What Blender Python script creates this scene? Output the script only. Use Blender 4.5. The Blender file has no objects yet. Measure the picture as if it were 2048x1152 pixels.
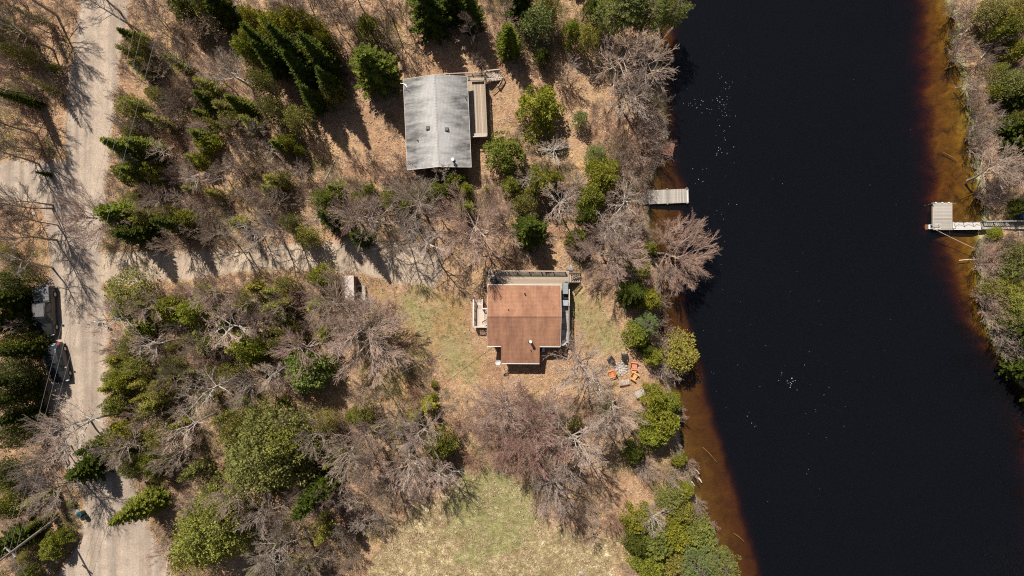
import bpy, math, random
import numpy as np
from mathutils import Vector, Matrix, noise

# ------------------------------------------------------------------ camera, light
H = 77.0                      # camera height above the ground, metres
PM = 18.0                     # photograph pixels per metre on the ground
scene = bpy.context.scene
col = scene.collection
cd = bpy.data.cameras.new('camera')
cam = bpy.data.objects.new('camera', cd)
col.objects.link(cam)
cam.location = (0, 0, H)
cam.rotation_euler = (0, 0, 0)
cd.sensor_width = 36.0
cd.lens = 36.0 * (PM * H) / 2048.0
cd.clip_end = 2000
cd.clip_start = 0.5
scene.camera = cam

SUN_EL = math.radians(55)
SH = Vector((0.47, -0.88, 0)).normalized()          # direction shadows fall
world = bpy.data.worlds.new('World')
scene.world = world
world.use_nodes = True
wn = world.node_tree.nodes
wl = world.node_tree.links
wn.clear()
wo = wn.new('ShaderNodeOutputWorld')
wb = wn.new('ShaderNodeBackground')
sk = wn.new('ShaderNodeTexSky')
sk.sky_type = 'NISHITA'
sk.sun_disc = False
sk.sun_elevation = SUN_EL
sk.sun_rotation = math.atan2(-SH.x, -SH.y)
sk.air_density = 1.0
sk.dust_density = 1.5
wb.inputs['Strength'].default_value = 0.05
wl.new(sk.outputs[0], wb.inputs['Color'])
wl.new(wb.outputs[0], wo.inputs['Surface'])
sd = bpy.data.lights.new('sun', 'SUN')
sd.energy = 4.9
sd.angle = math.radians(0.5)
sd.color = (1.0, 0.945, 0.865)
sun = bpy.data.objects.new('sun', sd)
col.objects.link(sun)
sdir = Vector((SH.x * math.cos(SUN_EL), SH.y * math.cos(SUN_EL), -math.sin(SUN_EL)))
sun.rotation_euler = sdir.to_track_quat('-Z', 'Y').to_euler()
sun.location = (-30, 50, 90)

scene.view_settings.view_transform = 'Standard'
scene.view_settings.look = 'None'
scene.view_settings.gamma = 1.0
scene.view_settings.exposure = 0.30
scene.view_settings.use_curve_mapping = False
scene.render.engine = 'CYCLES'
scene.cycles.max_bounces = 5
scene.cycles.diffuse_bounces = 2
scene.cycles.glossy_bounces = 2
scene.cycles.transmission_bounces = 3
scene.cycles.transparent_max_bounces = 8
scene.cycles.caustics_reflective = False
scene.cycles.caustics_refractive = False
scene.cycles.sample_clamp_indirect = 4.0
scene.cycles.use_denoising = False
scene.cycles.filter_width = 1.15

rnd = random.Random(7)

def P(px, py, h=0.0):
    """World point at height h that the camera sees at photograph pixel px, py."""
    k = (H - h) / H / PM
    return Vector(((px - 1024) * k, (576 - py) * k, h))

# ------------------------------------------------------------------ materials
def mat(name):
    m = bpy.data.materials.new(name)
    m.use_nodes = True
    nt = m.node_tree
    nt.nodes.clear()
    out = nt.nodes.new('ShaderNodeOutputMaterial')
    return m, nt, out

def N(nt, t, **kw):
    n = nt.nodes.new('ShaderNode' + t)
    for k, v in kw.items():
        if hasattr(n, k):
            setattr(n, k, v)
        else:
            n.inputs[k.replace('_', ' ')].default_value = v
    return n

def c4(c):
    return (c[0], c[1], c[2], 1.0)

def noise_tex(nt, vec, scale, detail=4.0, rough=0.6, dist=0.0):
    n = nt.nodes.new('ShaderNodeTexNoise')
    n.inputs['Scale'].default_value = scale
    n.inputs['Detail'].default_value = detail
    n.inputs['Roughness'].default_value = rough
    n.inputs['Distortion'].default_value = dist
    if vec is not None:
        nt.links.new(vec, n.inputs['Vector'])
    return n

def ramp(nt, fac, stops):
    r = nt.nodes.new('ShaderNodeValToRGB')
    els = r.color_ramp.elements
    while len(els) < len(stops):
        els.new(0.5)
    for e, (p, c) in zip(els, stops):
        e.position = p
        e.color = c4(c) if len(c) == 3 else c
    nt.links.new(fac, r.inputs[0])
    return r

def mix(nt, fac, a, b, mode='MIX'):
    m = nt.nodes.new('ShaderNodeMix')
    m.data_type = 'RGBA'
    m.blend_type = mode
    for s, v in ((m.inputs[0], fac), (m.inputs[6], a), (m.inputs[7], b)):
        if isinstance(v, (int, float)):
            s.default_value = v
        elif isinstance(v, tuple):
            s.default_value = c4(v)
        else:
            nt.links.new(v, s)
    return m.outputs[2]

def math_n(nt, op, a, b=None, clamp=False):
    m = nt.nodes.new('ShaderNodeMath')
    m.operation = op
    m.use_clamp = clamp
    for s, v in zip(m.inputs, (a, b)):
        if v is None:
            continue
        if isinstance(v, (int, float)):
            s.default_value = v
        else:
            nt.links.new(v, s)
    return m.outputs[0]

def pos(nt):
    return nt.nodes.new('ShaderNodeNewGeometry').outputs['Position']

def objco(nt):
    return nt.nodes.new('ShaderNodeTexCoord').outputs['Object']

def simple(name, color, rough=0.7, metal=0.0, var=0.25, scale=3.0, spec=0.3, bump=0.0, stretch=None, tint=False, perobj=0.0, coat=0.0):
    m, nt, out = mat(name)
    b = nt.nodes.new('ShaderNodeBsdfPrincipled')
    v = objco(nt)
    if stretch:
        mp = nt.nodes.new('ShaderNodeMapping')
        mp.inputs['Scale'].default_value = stretch
        nt.links.new(v, mp.inputs[0])
        v = mp.outputs[0]
    n = noise_tex(nt, v, scale, 5)
    lo = tuple(x * (1 - var) for x in color)
    hi = tuple(min(1, x * (1 + var)) for x in color)
    r = ramp(nt, n.outputs[0], [(0.3, lo), (0.7, hi)])
    c = r.outputs[0]
    if tint or perobj:
        oi = nt.nodes.new('ShaderNodeObjectInfo')
        if tint:
            c = mix(nt, 1.0, c, oi.outputs['Color'], 'MULTIPLY')
        if perobj:
            g = math_n(nt, 'MULTIPLY_ADD', oi.outputs['Random'], perobj)
            g.node.inputs[2].default_value = 1 - perobj / 2
            cc = nt.nodes.new('ShaderNodeCombineColor')
            for i in range(3):
                nt.links.new(g, cc.inputs[i])
            c = mix(nt, 1.0, c, cc.outputs[0], 'MULTIPLY')
    nt.links.new(c, b.inputs['Base Color'])
    b.inputs['Roughness'].default_value = rough
    b.inputs['Metallic'].default_value = metal
    b.inputs['Specular IOR Level'].default_value = spec
    if coat:
        b.inputs['Coat Weight'].default_value = coat
        b.inputs['Coat Roughness'].default_value = 0.05
    if bump:
        bp = nt.nodes.new('ShaderNodeBump')
        bp.inputs['Strength'].default_value = bump
        bp.inputs['Distance'].default_value = 0.02
        n2 = noise_tex(nt, v, scale * 6, 3)
        nt.links.new(n2.outputs[0], bp.inputs['Height'])
        nt.links.new(bp.outputs[0], b.inputs['Normal'])
    nt.links.new(b.outputs[0], out.inputs[0])
    return m

def leaf_mat(name, color, color2, trans=0.3, scale=1.2):
    """Needles: two natural hues mixed in patches, tinted per tree, some light passes through."""
    m, nt, out = mat(name)
    oi = nt.nodes.new('ShaderNodeObjectInfo')
    v = objco(nt)
    n = noise_tex(nt, v, scale, 3)
    n2 = noise_tex(nt, v, scale * 7, 2)
    s = math_n(nt, 'ADD', n.outputs[0], math_n(nt, 'MULTIPLY', n2.outputs[0], 0.6))
    r = ramp(nt, s, [(0.62, color), (0.98, color2)])
    c = mix(nt, 1.0, r.outputs[0], oi.outputs['Color'], 'MULTIPLY')
    d = nt.nodes.new('ShaderNodeBsdfPrincipled')
    d.inputs['Roughness'].default_value = 0.6
    d.inputs['Specular IOR Level'].default_value = 0.15
    nt.links.new(c, d.inputs['Base Color'])
    t = nt.nodes.new('ShaderNodeBsdfTranslucent')
    nt.links.new(c, t.inputs[0])
    mx = nt.nodes.new('ShaderNodeMixShader')
    mx.inputs[0].default_value = trans
    nt.links.new(d.outputs[0], mx.inputs[1])
    nt.links.new(t.outputs[0], mx.inputs[2])
    nt.links.new(mx.outputs[0], out.inputs[0])
    return m

M = {}
M['bark'] = simple('bark', (0.36, 0.295, 0.24), 0.9, var=0.3, scale=4, stretch=(1, 1, .25), tint=True)
M['twig'] = simple('twig', (0.325, 0.25, 0.205), 0.85, var=0.25, scale=1.5, tint=True)
M['birch'] = simple('birch_bark', (0.52, 0.47, 0.41), 0.7, var=0.25, scale=5, tint=True)
M['needle'] = leaf_mat('spruce_needles', (0.070, 0.095, 0.014), (0.26, 0.28, 0.034))
M['cedar'] = leaf_mat('cedar_sprays', (0.105, 0.125, 0.018), (0.34, 0.34, 0.060))
M['pine'] = leaf_mat('pine_needles', (0.12, 0.155, 0.045), (0.28, 0.31, 0.10))
M['olive'] = leaf_mat('olive_sprays', (0.155, 0.155, 0.038), (0.38, 0.365, 0.105))

# ------------------------------------------------------------------ mesh helpers
class MB:
    def __init__(s):
        s.v = []; s.f = []
    def quad(s, a, b, c, d):
        n = len(s.v); s.v += [a, b, c, d]; s.f.append((n, n + 1, n + 2, n + 3))
    def poly(s, pts):
        n = len(s.v); s.v += list(pts); s.f.append(tuple(range(n, n + len(pts))))
    def box(s, x0, x1, y0, y1, z0, z1, M4=None):
        n = len(s.v)
        vs = [(x0, y0, z0), (x1, y0, z0), (x1, y1, z0), (x0, y1, z0), (x0, y0, z1), (x1, y0, z1), (x1, y1, z1), (x0, y1, z1)]
        if M4 is not None:
            vs = [tuple(M4 @ Vector(p)) for p in vs]
        s.v += vs
        for f in ((3, 2, 1, 0), (4, 5, 6, 7), (0, 1, 5, 4), (1, 2, 6, 5), (2, 3, 7, 6), (3, 0, 4, 7)):
            s.f.append(tuple(n + i for i in f))
    def bar(s, a, b, w, t=None):
        """A square bar from a to b."""
        t = t or w
        a = Vector(a); b = Vector(b)
        d = (b - a).normalized()
        up = Vector((0, 0, 1)) if abs(d.z) < 0.95 else Vector((1, 0, 0))
        x = d.cross(up).normalized() * w / 2
        y = x.cross(d).normalized() * t / 2
        n = len(s.v)
        for p in (a, b):
            for q in (x + y, -x + y, -x - y, x - y):
                s.v.append(tuple(p + q))
        for f in ((0, 1, 2, 3), (7, 6, 5, 4), (0, 4, 5, 1), (1, 5, 6, 2), (2, 6, 7, 3), (3, 7, 4, 0)):
            s.f.append(tuple(n + i for i in f))
    def tube(s, pts, rad, k=6, cap=True):
        n0 = len(s.v)
        m = len(pts)
        px = None
        for i, p in enumerate(pts):
            d = (pts[min(i + 1, m - 1)] - pts[max(i - 1, 0)])
            if d.length < 1e-6: d = Vector((0, 0, 1))
            d.normalize()
            if px is None:
                px = d.orthogonal().normalized()
            else:
                px = (px - d * px.dot(d))
                if px.length < 1e-5: px = d.orthogonal()
                px.normalize()
            py = d.cross(px)
            r = rad[i]
            for j in range(k):
                a = 2 * math.pi * j / k
                q = p + px * (math.cos(a) * r) + py * (math.sin(a) * r)
                s.v.append((q.x, q.y, q.z))
        for i in range(m - 1):
            for j in range(k):
                a = n0 + i * k + j; b = n0 + i * k + (j + 1) % k
                s.f.append((a, b, b + k, a + k))
        if cap:
            s.f.append(tuple(n0 + (m - 1) * k + j for j in range(k)))
            s.f.append(tuple(n0 + k - 1 - j for j in range(k)))
    def spike(s, a, b, r):
        """A three-sided tapering twig."""
        d = b - a
        x = d.orthogonal().normalized() * r
        y = d.normalized().cross(x)
        n = len(s.v)
        for q in (x, -x * .5 + y * .87, -x * .5 - y * .87):
            p = a + q
            s.v.append((p.x, p.y, p.z))
        s.v.append((b.x, b.y, b.z))
        s.f += [(n, n + 1, n + 3), (n + 1, n + 2, n + 3), (n + 2, n, n + 3)]
    def cyl(s, c, r, h, k=16, r2=None, cap=True):
        c = Vector(c)
        s.tube([c, c + Vector((0, 0, h))], [r, r if r2 is None else r2], k, cap)
    def mesh(s, name, smooth=False):
        me = bpy.data.meshes.new(name)
        me.from_pydata([tuple(p) for p in s.v], [], s.f)
        if smooth:
            me.polygons.foreach_set('use_smooth', [True] * len(me.polygons))
        me.update()
        return me
    def build(s, name, m, parent=None, smooth=False):
        return link(name, s.mesh(name, smooth), m, parent)

def link(name, me, m=None, parent=None):
    o = bpy.data.objects.new(name, me)
    col.objects.link(o)
    if m is not None and not me.materials:
        me.materials.append(m)
    if parent is not None:
        o.parent = parent
    return o

def empty(name, loc=(0, 0, 0), rz=0.0):
    o = bpy.data.objects.new(name, None)
    o.empty_display_size = 0.3
    col.objects.link(o)
    o.location = loc
    o.rotation_euler = (0, 0, rz)
    return o

def tag(o, label=None, cat=None, group=None, kind=None):
    if label: o['label'] = label
    if cat: o['category'] = cat
    if group: o['group'] = group
    if kind: o['kind'] = kind
    return o

# ------------------------------------------------------------------ layout outlines (photograph pixels)
SHORE_L = [(1352,-200),(1345,0),(1322,60),(1326,130),(1336,200),(1340,270),(1322,330),(1300,380),(1298,440),(1312,500),(1322,560),(1328,620),
           (1322,680),(1342,740),(1355,800),(1362,860),(1372,920),(1392,990),(1418,1050),(1440,1100),(1456,1152),(1500,1350)]
DROP_L = [(1368,-200),(1362,0),(1356,60),(1354,130),(1356,200),(1358,270),(1362,330),(1380,380),(1376,440),(1372,500),(1376,560),(1384,620),
          (1396,680),(1412,740),(1428,800),(1444,860),(1462,920),(1482,990),(1502,1050),(1516,1100),(1530,1152),(1570,1350)]
SHORE_R = [(1890,-200),(1906,0),(1926,40),(1918,80),(1936,140),(1952,200),(1958,260),(1968,330),(1978,400),(1972,460),(1960,510),(1974,560),
           (1980,620),(1998,680),(2036,740),(2072,800),(2100,900),(2112,1020),(2120,1152),(2130,1350)]
DROP_R = [(1850,-200),(1862,0),(1866,40),(1868,80),(1870,140),(1874,200),(1878,260),(1884,330),(1890,400),(1896,460),(1906,510),(1926,560),
          (1950,620),(1980,680),(2020,740),(2058,800),(2088,900),(2102,1020),(2110,1152),(2120,1350)]
ROAD = [(160,-300),(160,0),(153,50),(145,100),(138,150),(134,200),(134,250),(130,318),(60,322),(-300,322),(-300,405),(20,402),(80,408),(92,440),(98,500),
        (100,560),(66,580),(64,660),(88,700),(92,750),(104,790),(98,850),(108,900),(140,950),(168,990),(172,1040),(150,1090),(116,1152),(60,1400),
        (400,1400),(345,1152),(322,1100),(300,1050),(285,1000),(262,950),(225,900),(212,850),(212,800),(218,760),(216,700),(212,620),(206,565),
        (205,500),(208,450),(212,400),(214,330),(220,280),(230,220),(238,150),(244,100),(252,50),(260,0),(268,-300)]
DRIVE = [(190,500),(240,503),(300,504),(380,502),(460,497),(540,490),(640,483),(740,478),(800,484),(850,494),(884,514),(888,546),(866,572),
         (800,568),(740,554),(680,545),(620,541),(520,541),(420,552),(320,564),(240,571),(190,566)]
LAWN = [(730,560),(800,580),(880,588),(945,580),(950,660),(985,700),(990,745),(960,770),(900,765),(850,740),(820,690),(780,630),(735,600)]
LAWN2 = [(1145,560),(1190,590),(1235,640),(1262,700),(1220,715),(1150,700),(1140,640)]
MEADOW = [(765,1075),(810,1020),(880,985),(935,950),(1000,945),(1050,985),(1085,1035),(1130,1065),(1190,1060),(1235,1095),(1262,1152),(1270,1400),(690,1400),(720,1152),(735,1110)]
GREEN = [(905,980),(960,955),(1030,965),(1050,1010),(1040,1080),(1000,1120),(930,1130),(900,1080),(895,1020)]

def poly_sd(px, py, poly, closed=True):
    """Signed distance in pixels (negative inside) of arrays px, py to a polygon; unsigned for a polyline."""
    d = np.full(px.shape, 1e9)
    inside = np.zeros(px.shape, bool)
    n = len(poly)
    for i in range(n if closed else n - 1):
        x0, y0 = poly[i]; x1, y1 = poly[(i + 1) % n]
        ex, ey = x1 - x0, y1 - y0
        t = np.clip(((px - x0) * ex + (py - y0) * ey) / max(ex * ex + ey * ey, 1e-9), 0, 1)
        d = np.minimum(d, np.hypot(px - x0 - t * ex, py - y0 - t * ey))
        if closed:
            c = ((y0 > py) != (y1 > py))
            with np.errstate(divide='ignore', invalid='ignore'):
                xi = (x1 - x0) * (py - y0) / (y1 - y0 if y1 != y0 else 1e-9) + x0
            inside ^= c & (px < xi)
    return np.where(inside, -d, d) if closed else d

def line_x(py, line):
    ys = np.array([p[1] for p in line], float); xs = np.array([p[0] for p in line], float)
    return np.interp(py, ys, xs)

def vnoise(x, y, s, seed=0):
    """Cheap smooth value noise on arrays, -1..1."""
    rs = np.random.RandomState(seed)
    g = rs.rand(256, 256) * 2 - 1
    fx = x * s; fy = y * s
    ix = np.floor(fx).astype(int); iy = np.floor(fy).astype(int)
    tx = fx - ix; ty = fy - iy
    tx = tx * tx * (3 - 2 * tx); ty = ty * ty * (3 - 2 * ty)
    a = g[iy % 256, ix % 256]; b = g[iy % 256, (ix + 1) % 256]
    c = g[(iy + 1) % 256, ix % 256]; d = g[(iy + 1) % 256, (ix + 1) % 256]
    return (a * (1 - tx) + b * tx) * (1 - ty) + (c * (1 - tx) + d * tx) * ty

WZ = -1.0
def sstep(a, b, x):
    t = np.clip((x - a) / (b - a), 0, 1)
    return t * t * (3 - 2 * t)

def terrain(x, y):
    """Height of the ground or the river bed, and masks, at world arrays x, y."""
    px = 1024 + x * PM; py = 576 - y * PM
    wob = 7 * vnoise(x, y, 0.5, 3) + 4 * vnoise(x, y, 1.3, 4)
    sl = line_x(py, SHORE_L) + wob; sr = line_x(py, SHORE_R) + wob
    dl = line_x(py, DROP_L) + wob * .6; dr = line_x(py, DROP_R) + wob
    out_ = np.maximum(sl - px, px - sr)               # >0 on land, pixels from the water
    z = 0.12 * vnoise(x, y, 0.12, 1) + 0.06 * vnoise(x, y, 0.45, 2) + 0.03 * vnoise(x, y, 1.7, 9)
    road = poly_sd(px, py, ROAD)
    drive = poly_sd(px, py, DRIVE)
    rd = np.minimum(road, drive)
    flat = sstep(-6, 14, rd)
    z = z * (0.25 + 0.75 * flat) + 0.03 * (1 - flat)
    ditch = np.exp(-((px - (62 + 0.02 * (py - 420) + 6 * vnoise(x, y, .3, 5))) / 9.0) ** 2) * sstep(415, 440, py) * (1 - sstep(755, 800, py))
    z = z - 0.75 * ditch
    z = z - 0.55 * np.exp(-((px - 151 + (py - 1085) * .75) / 7.0) ** 2) * sstep(1062, 1075, py)
    bank = 1 - sstep(0, 34, out_)
    z = z * (1 - bank) + (WZ + 0.02) * bank
    # under water
    shallow = np.where(px < 1640, (px - sl) / np.maximum(dl - sl, 1), (sr - px) / np.maximum(sr - dr, 1))
    past = np.where(px < 1640, px - dl, dr - px)
    depth = 0.26 + 0.50 * np.clip(shallow, 0, 1) ** 0.7 + 0.06 * vnoise(x, y, .6, 8) + 3.2 * sstep(-14, 48, past)
    wat = sstep(-14, 0, -out_)
    z = np.where(out_ < 0, WZ - depth * sstep(0, 6, -out_) - 0.02, z)
    lawn = np.minimum(poly_sd(px, py, LAWN), poly_sd(px, py, LAWN2))
    meadow = poly_sd(px, py, MEADOW)
    green = poly_sd(px, py, GREEN)
    n1 = 22 * vnoise(x, y, 0.22, 11) + 14 * vnoise(x, y, 0.7, 12) + 7 * vnoise(x, y, 1.9, 19)
    m_road = 1 - sstep(-7, 6, rd + 5 * vnoise(x, y, 0.9, 13) + 2 * vnoise(x, y, 2.1, 17))
    m_drive = (drive < road).astype(float)
    m_lawn = 1 - sstep(-45, 25, lawn + n1 * 1.3)
    m_meadow = 1 - sstep(-40, 30, meadow + n1 * 1.2)
    m_green = 1 - sstep(-30, 25, green + n1 * 1.3)
    m_right = (px > 1640).astype(float)
    return z, m_road, m_drive, m_lawn, m_meadow, m_green, wat, m_right, ditch

def gz(x, y):
    a = terrain(np.array([float(x)]), np.array([float(y)]))
    return float(a[0][0])
# ------------------------------------------------------------------ ground, road, river
def ground_material():
    m, nt, out = mat('ground')
    L = nt.links
    v = pos(nt)
    def attr(n):
        a = nt.nodes.new('ShaderNodeAttribute'); a.attribute_name = n
        return a
    a1 = attr('mask_a'); a2 = attr('mask_b')
    s1 = nt.nodes.new('ShaderNodeSeparateColor'); L.new(a1.outputs['Color'], s1.inputs[0])
    s2 = nt.nodes.new('ShaderNodeSeparateColor'); L.new(a2.outputs['Color'], s2.inputs[0])
    road, lawn, meadow = s1.outputs[0], s1.outputs[1], s1.outputs[2]
    green, wat, right = s2.outputs[0], s2.outputs[1], s2.outputs[2]
    big = noise_tex(nt, v, 0.22, 5, 0.65, 0.4)
    mid = noise_tex(nt, v, 1.4, 5, 0.7, 0.2)
    fine = noise_tex(nt, v, 7.0, 4, 0.75)
    vor = nt.nodes.new('ShaderNodeTexVoronoi'); vor.inputs['Scale'].default_value = 12.0
    L.new(v, vor.inputs['Vector'])
    # leaf litter: each leaf its own hue
    leaf = nt.nodes.new('ShaderNodeSeparateColor'); L.new(vor.outputs['Color'], leaf.inputs[0])
    lr = ramp(nt, leaf.outputs[0], [(0.0, (0.19, 0.115, 0.075)), (0.3, (0.31, 0.195, 0.115)), (0.6, (0.45, 0.295, 0.17)), (0.85, (0.57, 0.395, 0.24)), (1.0, (0.68, 0.51, 0.34))])
    soil = ramp(nt, mid.outputs[0], [(0.3, (0.19, 0.115, 0.07)), (0.5, (0.385, 0.25, 0.145)), (0.7, (0.58, 0.41, 0.245))])
    lit = mix(nt, 0.40, soil.outputs[0], lr.outputs[0])
    warm = ramp(nt, big.outputs[0], [(0.34, (0.80, 0.67, 0.64)), (0.45, (1.08, 0.99, 0.97)), (0.55, (1.13, 1.10, 1.07)), (0.66, (1.24, 1.20, 0.98))])
    lit = mix(nt, 0.9, lit, warm.outputs[0], 'MULTIPLY')
    # dry grass and lawn
    gm = math_n(nt, 'ADD', math_n(nt, 'MULTIPLY', fine.outputs[0], 0.6), math_n(nt, 'MULTIPLY', mid.outputs[0], 0.55))
    lg = ramp(nt, gm, [(0.38, (0.20, 0.15, 0.075)), (0.56, (0.33, 0.262, 0.13)), (0.74, (0.46, 0.38, 0.21))])
    lgb = ramp(nt, big.outputs[0], [(0.38, (1.04, 0.84, 0.74)), (0.52, (1, 0.98, 0.95)), (0.64, (0.86, 0.98, 0.78))])
    lg = mix(nt, 1.0, lg.outputs[0], lgb.outputs[0], 'MULTIPLY')
    mead = ramp(nt, gm, [(0.40, (0.16, 0.12, 0.07)), (0.53, (0.31, 0.245, 0.135)), (0.62, (0.46, 0.385, 0.225)), (0.70, (0.80, 0.73, 0.54))])
    blot = noise_tex(nt, v, 0.55, 5, 0.7, 0.8)
    bt = ramp(nt, blot.outputs[0], [(0.36, (0.72, 0.60, 0.54)), (0.46, (0.88, 0.84, 0.76)), (0.56, (0.96, 0.90, 0.80)), (0.63, (1.40, 1.34, 1.25))])
    mead_c = mix(nt, 1.0, mead.outputs[0], bt.outputs[0], 'MULTIPLY')
    grn = ramp(nt, gm, [(0.38, (0.13, 0.145, 0.045)), (0.60, (0.26, 0.27, 0.095)), (0.78, (0.42, 0.39, 0.19))])
    # gravel
    gf = noise_tex(nt, v, 11.0, 5, 0.8)
    gr = ramp(nt, gf.outputs[0], [(0.33, (0.27, 0.225, 0.19)), (0.5, (0.385, 0.325, 0.27)), (0.68, (0.51, 0.445, 0.38))])
    gb = noise_tex(nt, v, 0.5, 5, 0.65, 0.5)
    gbr = ramp(nt, gb.outputs[0], [(0.3, (0.76, 0.74, 0.75)), (0.5, (0.97, 0.96, 0.96)), (0.7, (1.12, 1.10, 1.06))])
    # wheel tracks run along the road
    mp = nt.nodes.new('ShaderNodeMapping'); mp.inputs['Scale'].default_value = (0.85, 0.03, 1); mp.inputs['Rotation'].default_value = (0, 0, 0.03)
    L.new(v, mp.inputs[0])
    tr = noise_tex(nt, mp.outputs[0], 1.0, 3, 0.6, 0.15)
    trr = ramp(nt, tr.outputs[0], [(0.40, (0.80, 0.79, 0.78)), (0.5, (0.98, 0.98, 0.98)), (0.60, (1.13, 1.12, 1.09))])
    gr2 = mix(nt, 1.0, mix(nt, 1.0, gr.outputs[0], gbr.outputs[0], 'MULTIPLY'), trr.outputs[0], 'MULTIPLY')
    gr2 = mix(nt, 1.0, gr2, mix(nt, a1.outputs['Alpha'], (1.02, 0.985, 0.94), (1.20, 1.13, 1.02)), 'MULTIPLY')
    # leaves strewn over the gravel
    st = math_n(nt, 'GREATER_THAN', leaf.outputs[1], 0.95)
    gr2 = mix(nt, st, gr2, (0.36, 0.23, 0.14))
    # river bed
    bedn = noise_tex(nt, v, 0.9, 5, 0.65, 0.6)
    bl = ramp(nt, bedn.outputs[0], [(0.3, (0.15, 0.13, 0.085)), (0.55, (0.24, 0.205, 0.13)), (0.75, (0.30, 0.26, 0.17))])
    br = ramp(nt, bedn.outputs[0], [(0.28, (0.10, 0.095, 0.05)), (0.45, (0.30, 0.30, 0.15)), (0.66, (0.52, 0.52, 0.27))])
    bed = mix(nt, right, bl.outputs[0], br.outputs[0])
    # mask edges broken up
    def edge(mk, k=0.7):
        a = math_n(nt, 'ADD', mk, math_n(nt, 'MULTIPLY', math_n(nt, 'SUBTRACT', fine.outputs[0], 0.5), k * 1.6))
        a = math_n(nt, 'SUBTRACT', a, 0.5)
        a = math_n(nt, 'MULTIPLY', a, 2.2)
        return math_n(nt, 'ADD', a, 0.5, True)
    c = mix(nt, math_n(nt, 'MULTIPLY', edge(lawn, .9), 0.92), lit, lg)
    c = mix(nt, math_n(nt, 'MULTIPLY', edge(meadow, .9), 0.95), c, mead_c)
    c = mix(nt, math_n(nt, 'MULTIPLY', math_n(nt, 'MULTIPLY', edge(green, 1.2), 0.7), math_n(nt, 'MULTIPLY', blot.outputs[0], 1.7), True), c, grn.outputs[0])
    c = mix(nt, edge(road, .6), c, gr2)
    c = mix(nt, wat, c, bed)
    b = nt.nodes.new('ShaderNodeBsdfPrincipled')
    b.inputs['Roughness'].default_value = 0.95
    b.inputs['Specular IOR Level'].default_value = 0.1
    L.new(c, b.inputs['Base Color'])
    bh = math_n(nt, 'ADD', math_n(nt, 'MULTIPLY', vor.outputs['Distance'], 0.5), fine.outputs[0])
    bh = math_n(nt, 'ADD', bh, math_n(nt, 'MULTIPLY', mid.outputs[0], 2.0))
    bp = nt.nodes.new('ShaderNodeBump')
    bp.inputs['Distance'].default_value = 0.10
    rough_amt = math_n(nt, 'SUBTRACT', 1.0, math_n(nt, 'MULTIPLY', road, 0.72))
    L.new(rough_amt, bp.inputs['Strength'])
    L.new(bh, bp.inputs['Height'])
    L.new(bp.outputs[0], b.inputs['Normal'])
    L.new(b.outputs[0], out.inputs[0])
    return m

M['ground'] = ground_material()

def axis(lo, hi, step, far):
    a = list(np.arange(lo, hi + 1e-6, step))
    s = step; x = hi; out_ = []
    while x < far:
        s *= 1.25; x += s; out_.append(x)
    s = step; x = lo; pre = []
    while x > -far:
        s *= 1.25; x -= s; pre.append(x)
    return np.array(pre[::-1] + a + out_)

def ground():
    xs = axis(-62, 64, 0.26, 600); ys = axis(-38, 38, 0.26, 600)
    X, Y = np.meshgrid(xs, ys)
    X = X.ravel(); Y = Y.ravel()
    z, r, dr, l, me, g, w, rt, di = terrain(X, Y)
    nx, ny = len(xs), len(ys)
    idx = np.arange(nx * ny).reshape(ny, nx)
    F = np.stack([idx[:-1, :-1], idx[:-1, 1:], idx[1:, 1:], idx[1:, :-1]], -1).reshape(-1, 4)
    def make(name, faces, lift, kind, label):
        used, inv = np.unique(faces, return_inverse=True)
        fc = inv.reshape(-1, 4)
        co = np.stack([X[used], Y[used], z[used] + lift], -1)
        m = bpy.data.meshes.new(name)
        m.vertices.add(len(used)); m.vertices.foreach_set('co', co.ravel())
        m.loops.add(fc.size); m.loops.foreach_set('vertex_index', fc.ravel())
        m.polygons.add(len(fc)); m.polygons.foreach_set('loop_start', np.arange(0, fc.size, 4))
        m.polygons.foreach_set('loop_total', np.full(len(fc), 4))
        m.polygons.foreach_set('use_smooth', np.ones(len(fc), bool))
        m.update(); m.validate()
        for nme, cols in (('mask_a', (r, l, me)), ('mask_b', (g, w, rt))):
            at = m.color_attributes.new(nme, 'FLOAT_COLOR', 'POINT')
            d = np.ones((len(used), 4), np.float32)
            d[:, 3] = dr[used]
            for i, c in enumerate(cols): d[:, i] = c[used]
            at.data.foreach_set('color', d.ravel())
        return tag(link(name, m, M['ground']), label, None, None, kind)
    make('ground', F, 0.0, 'structure', 'leaf littered forest floor, clearings and river bed')
    rf = r[F].max(1) > 0.02
    df = dr[F].min(1) > 0.5
    make('road', F[rf & ~df], 0.012, 'structure', 'pale gravel road with faint wheel tracks')
    make('driveway', F[rf & df], 0.012, 'structure', 'sandy driveway leading to the red roofed cottage')
ground()

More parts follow.
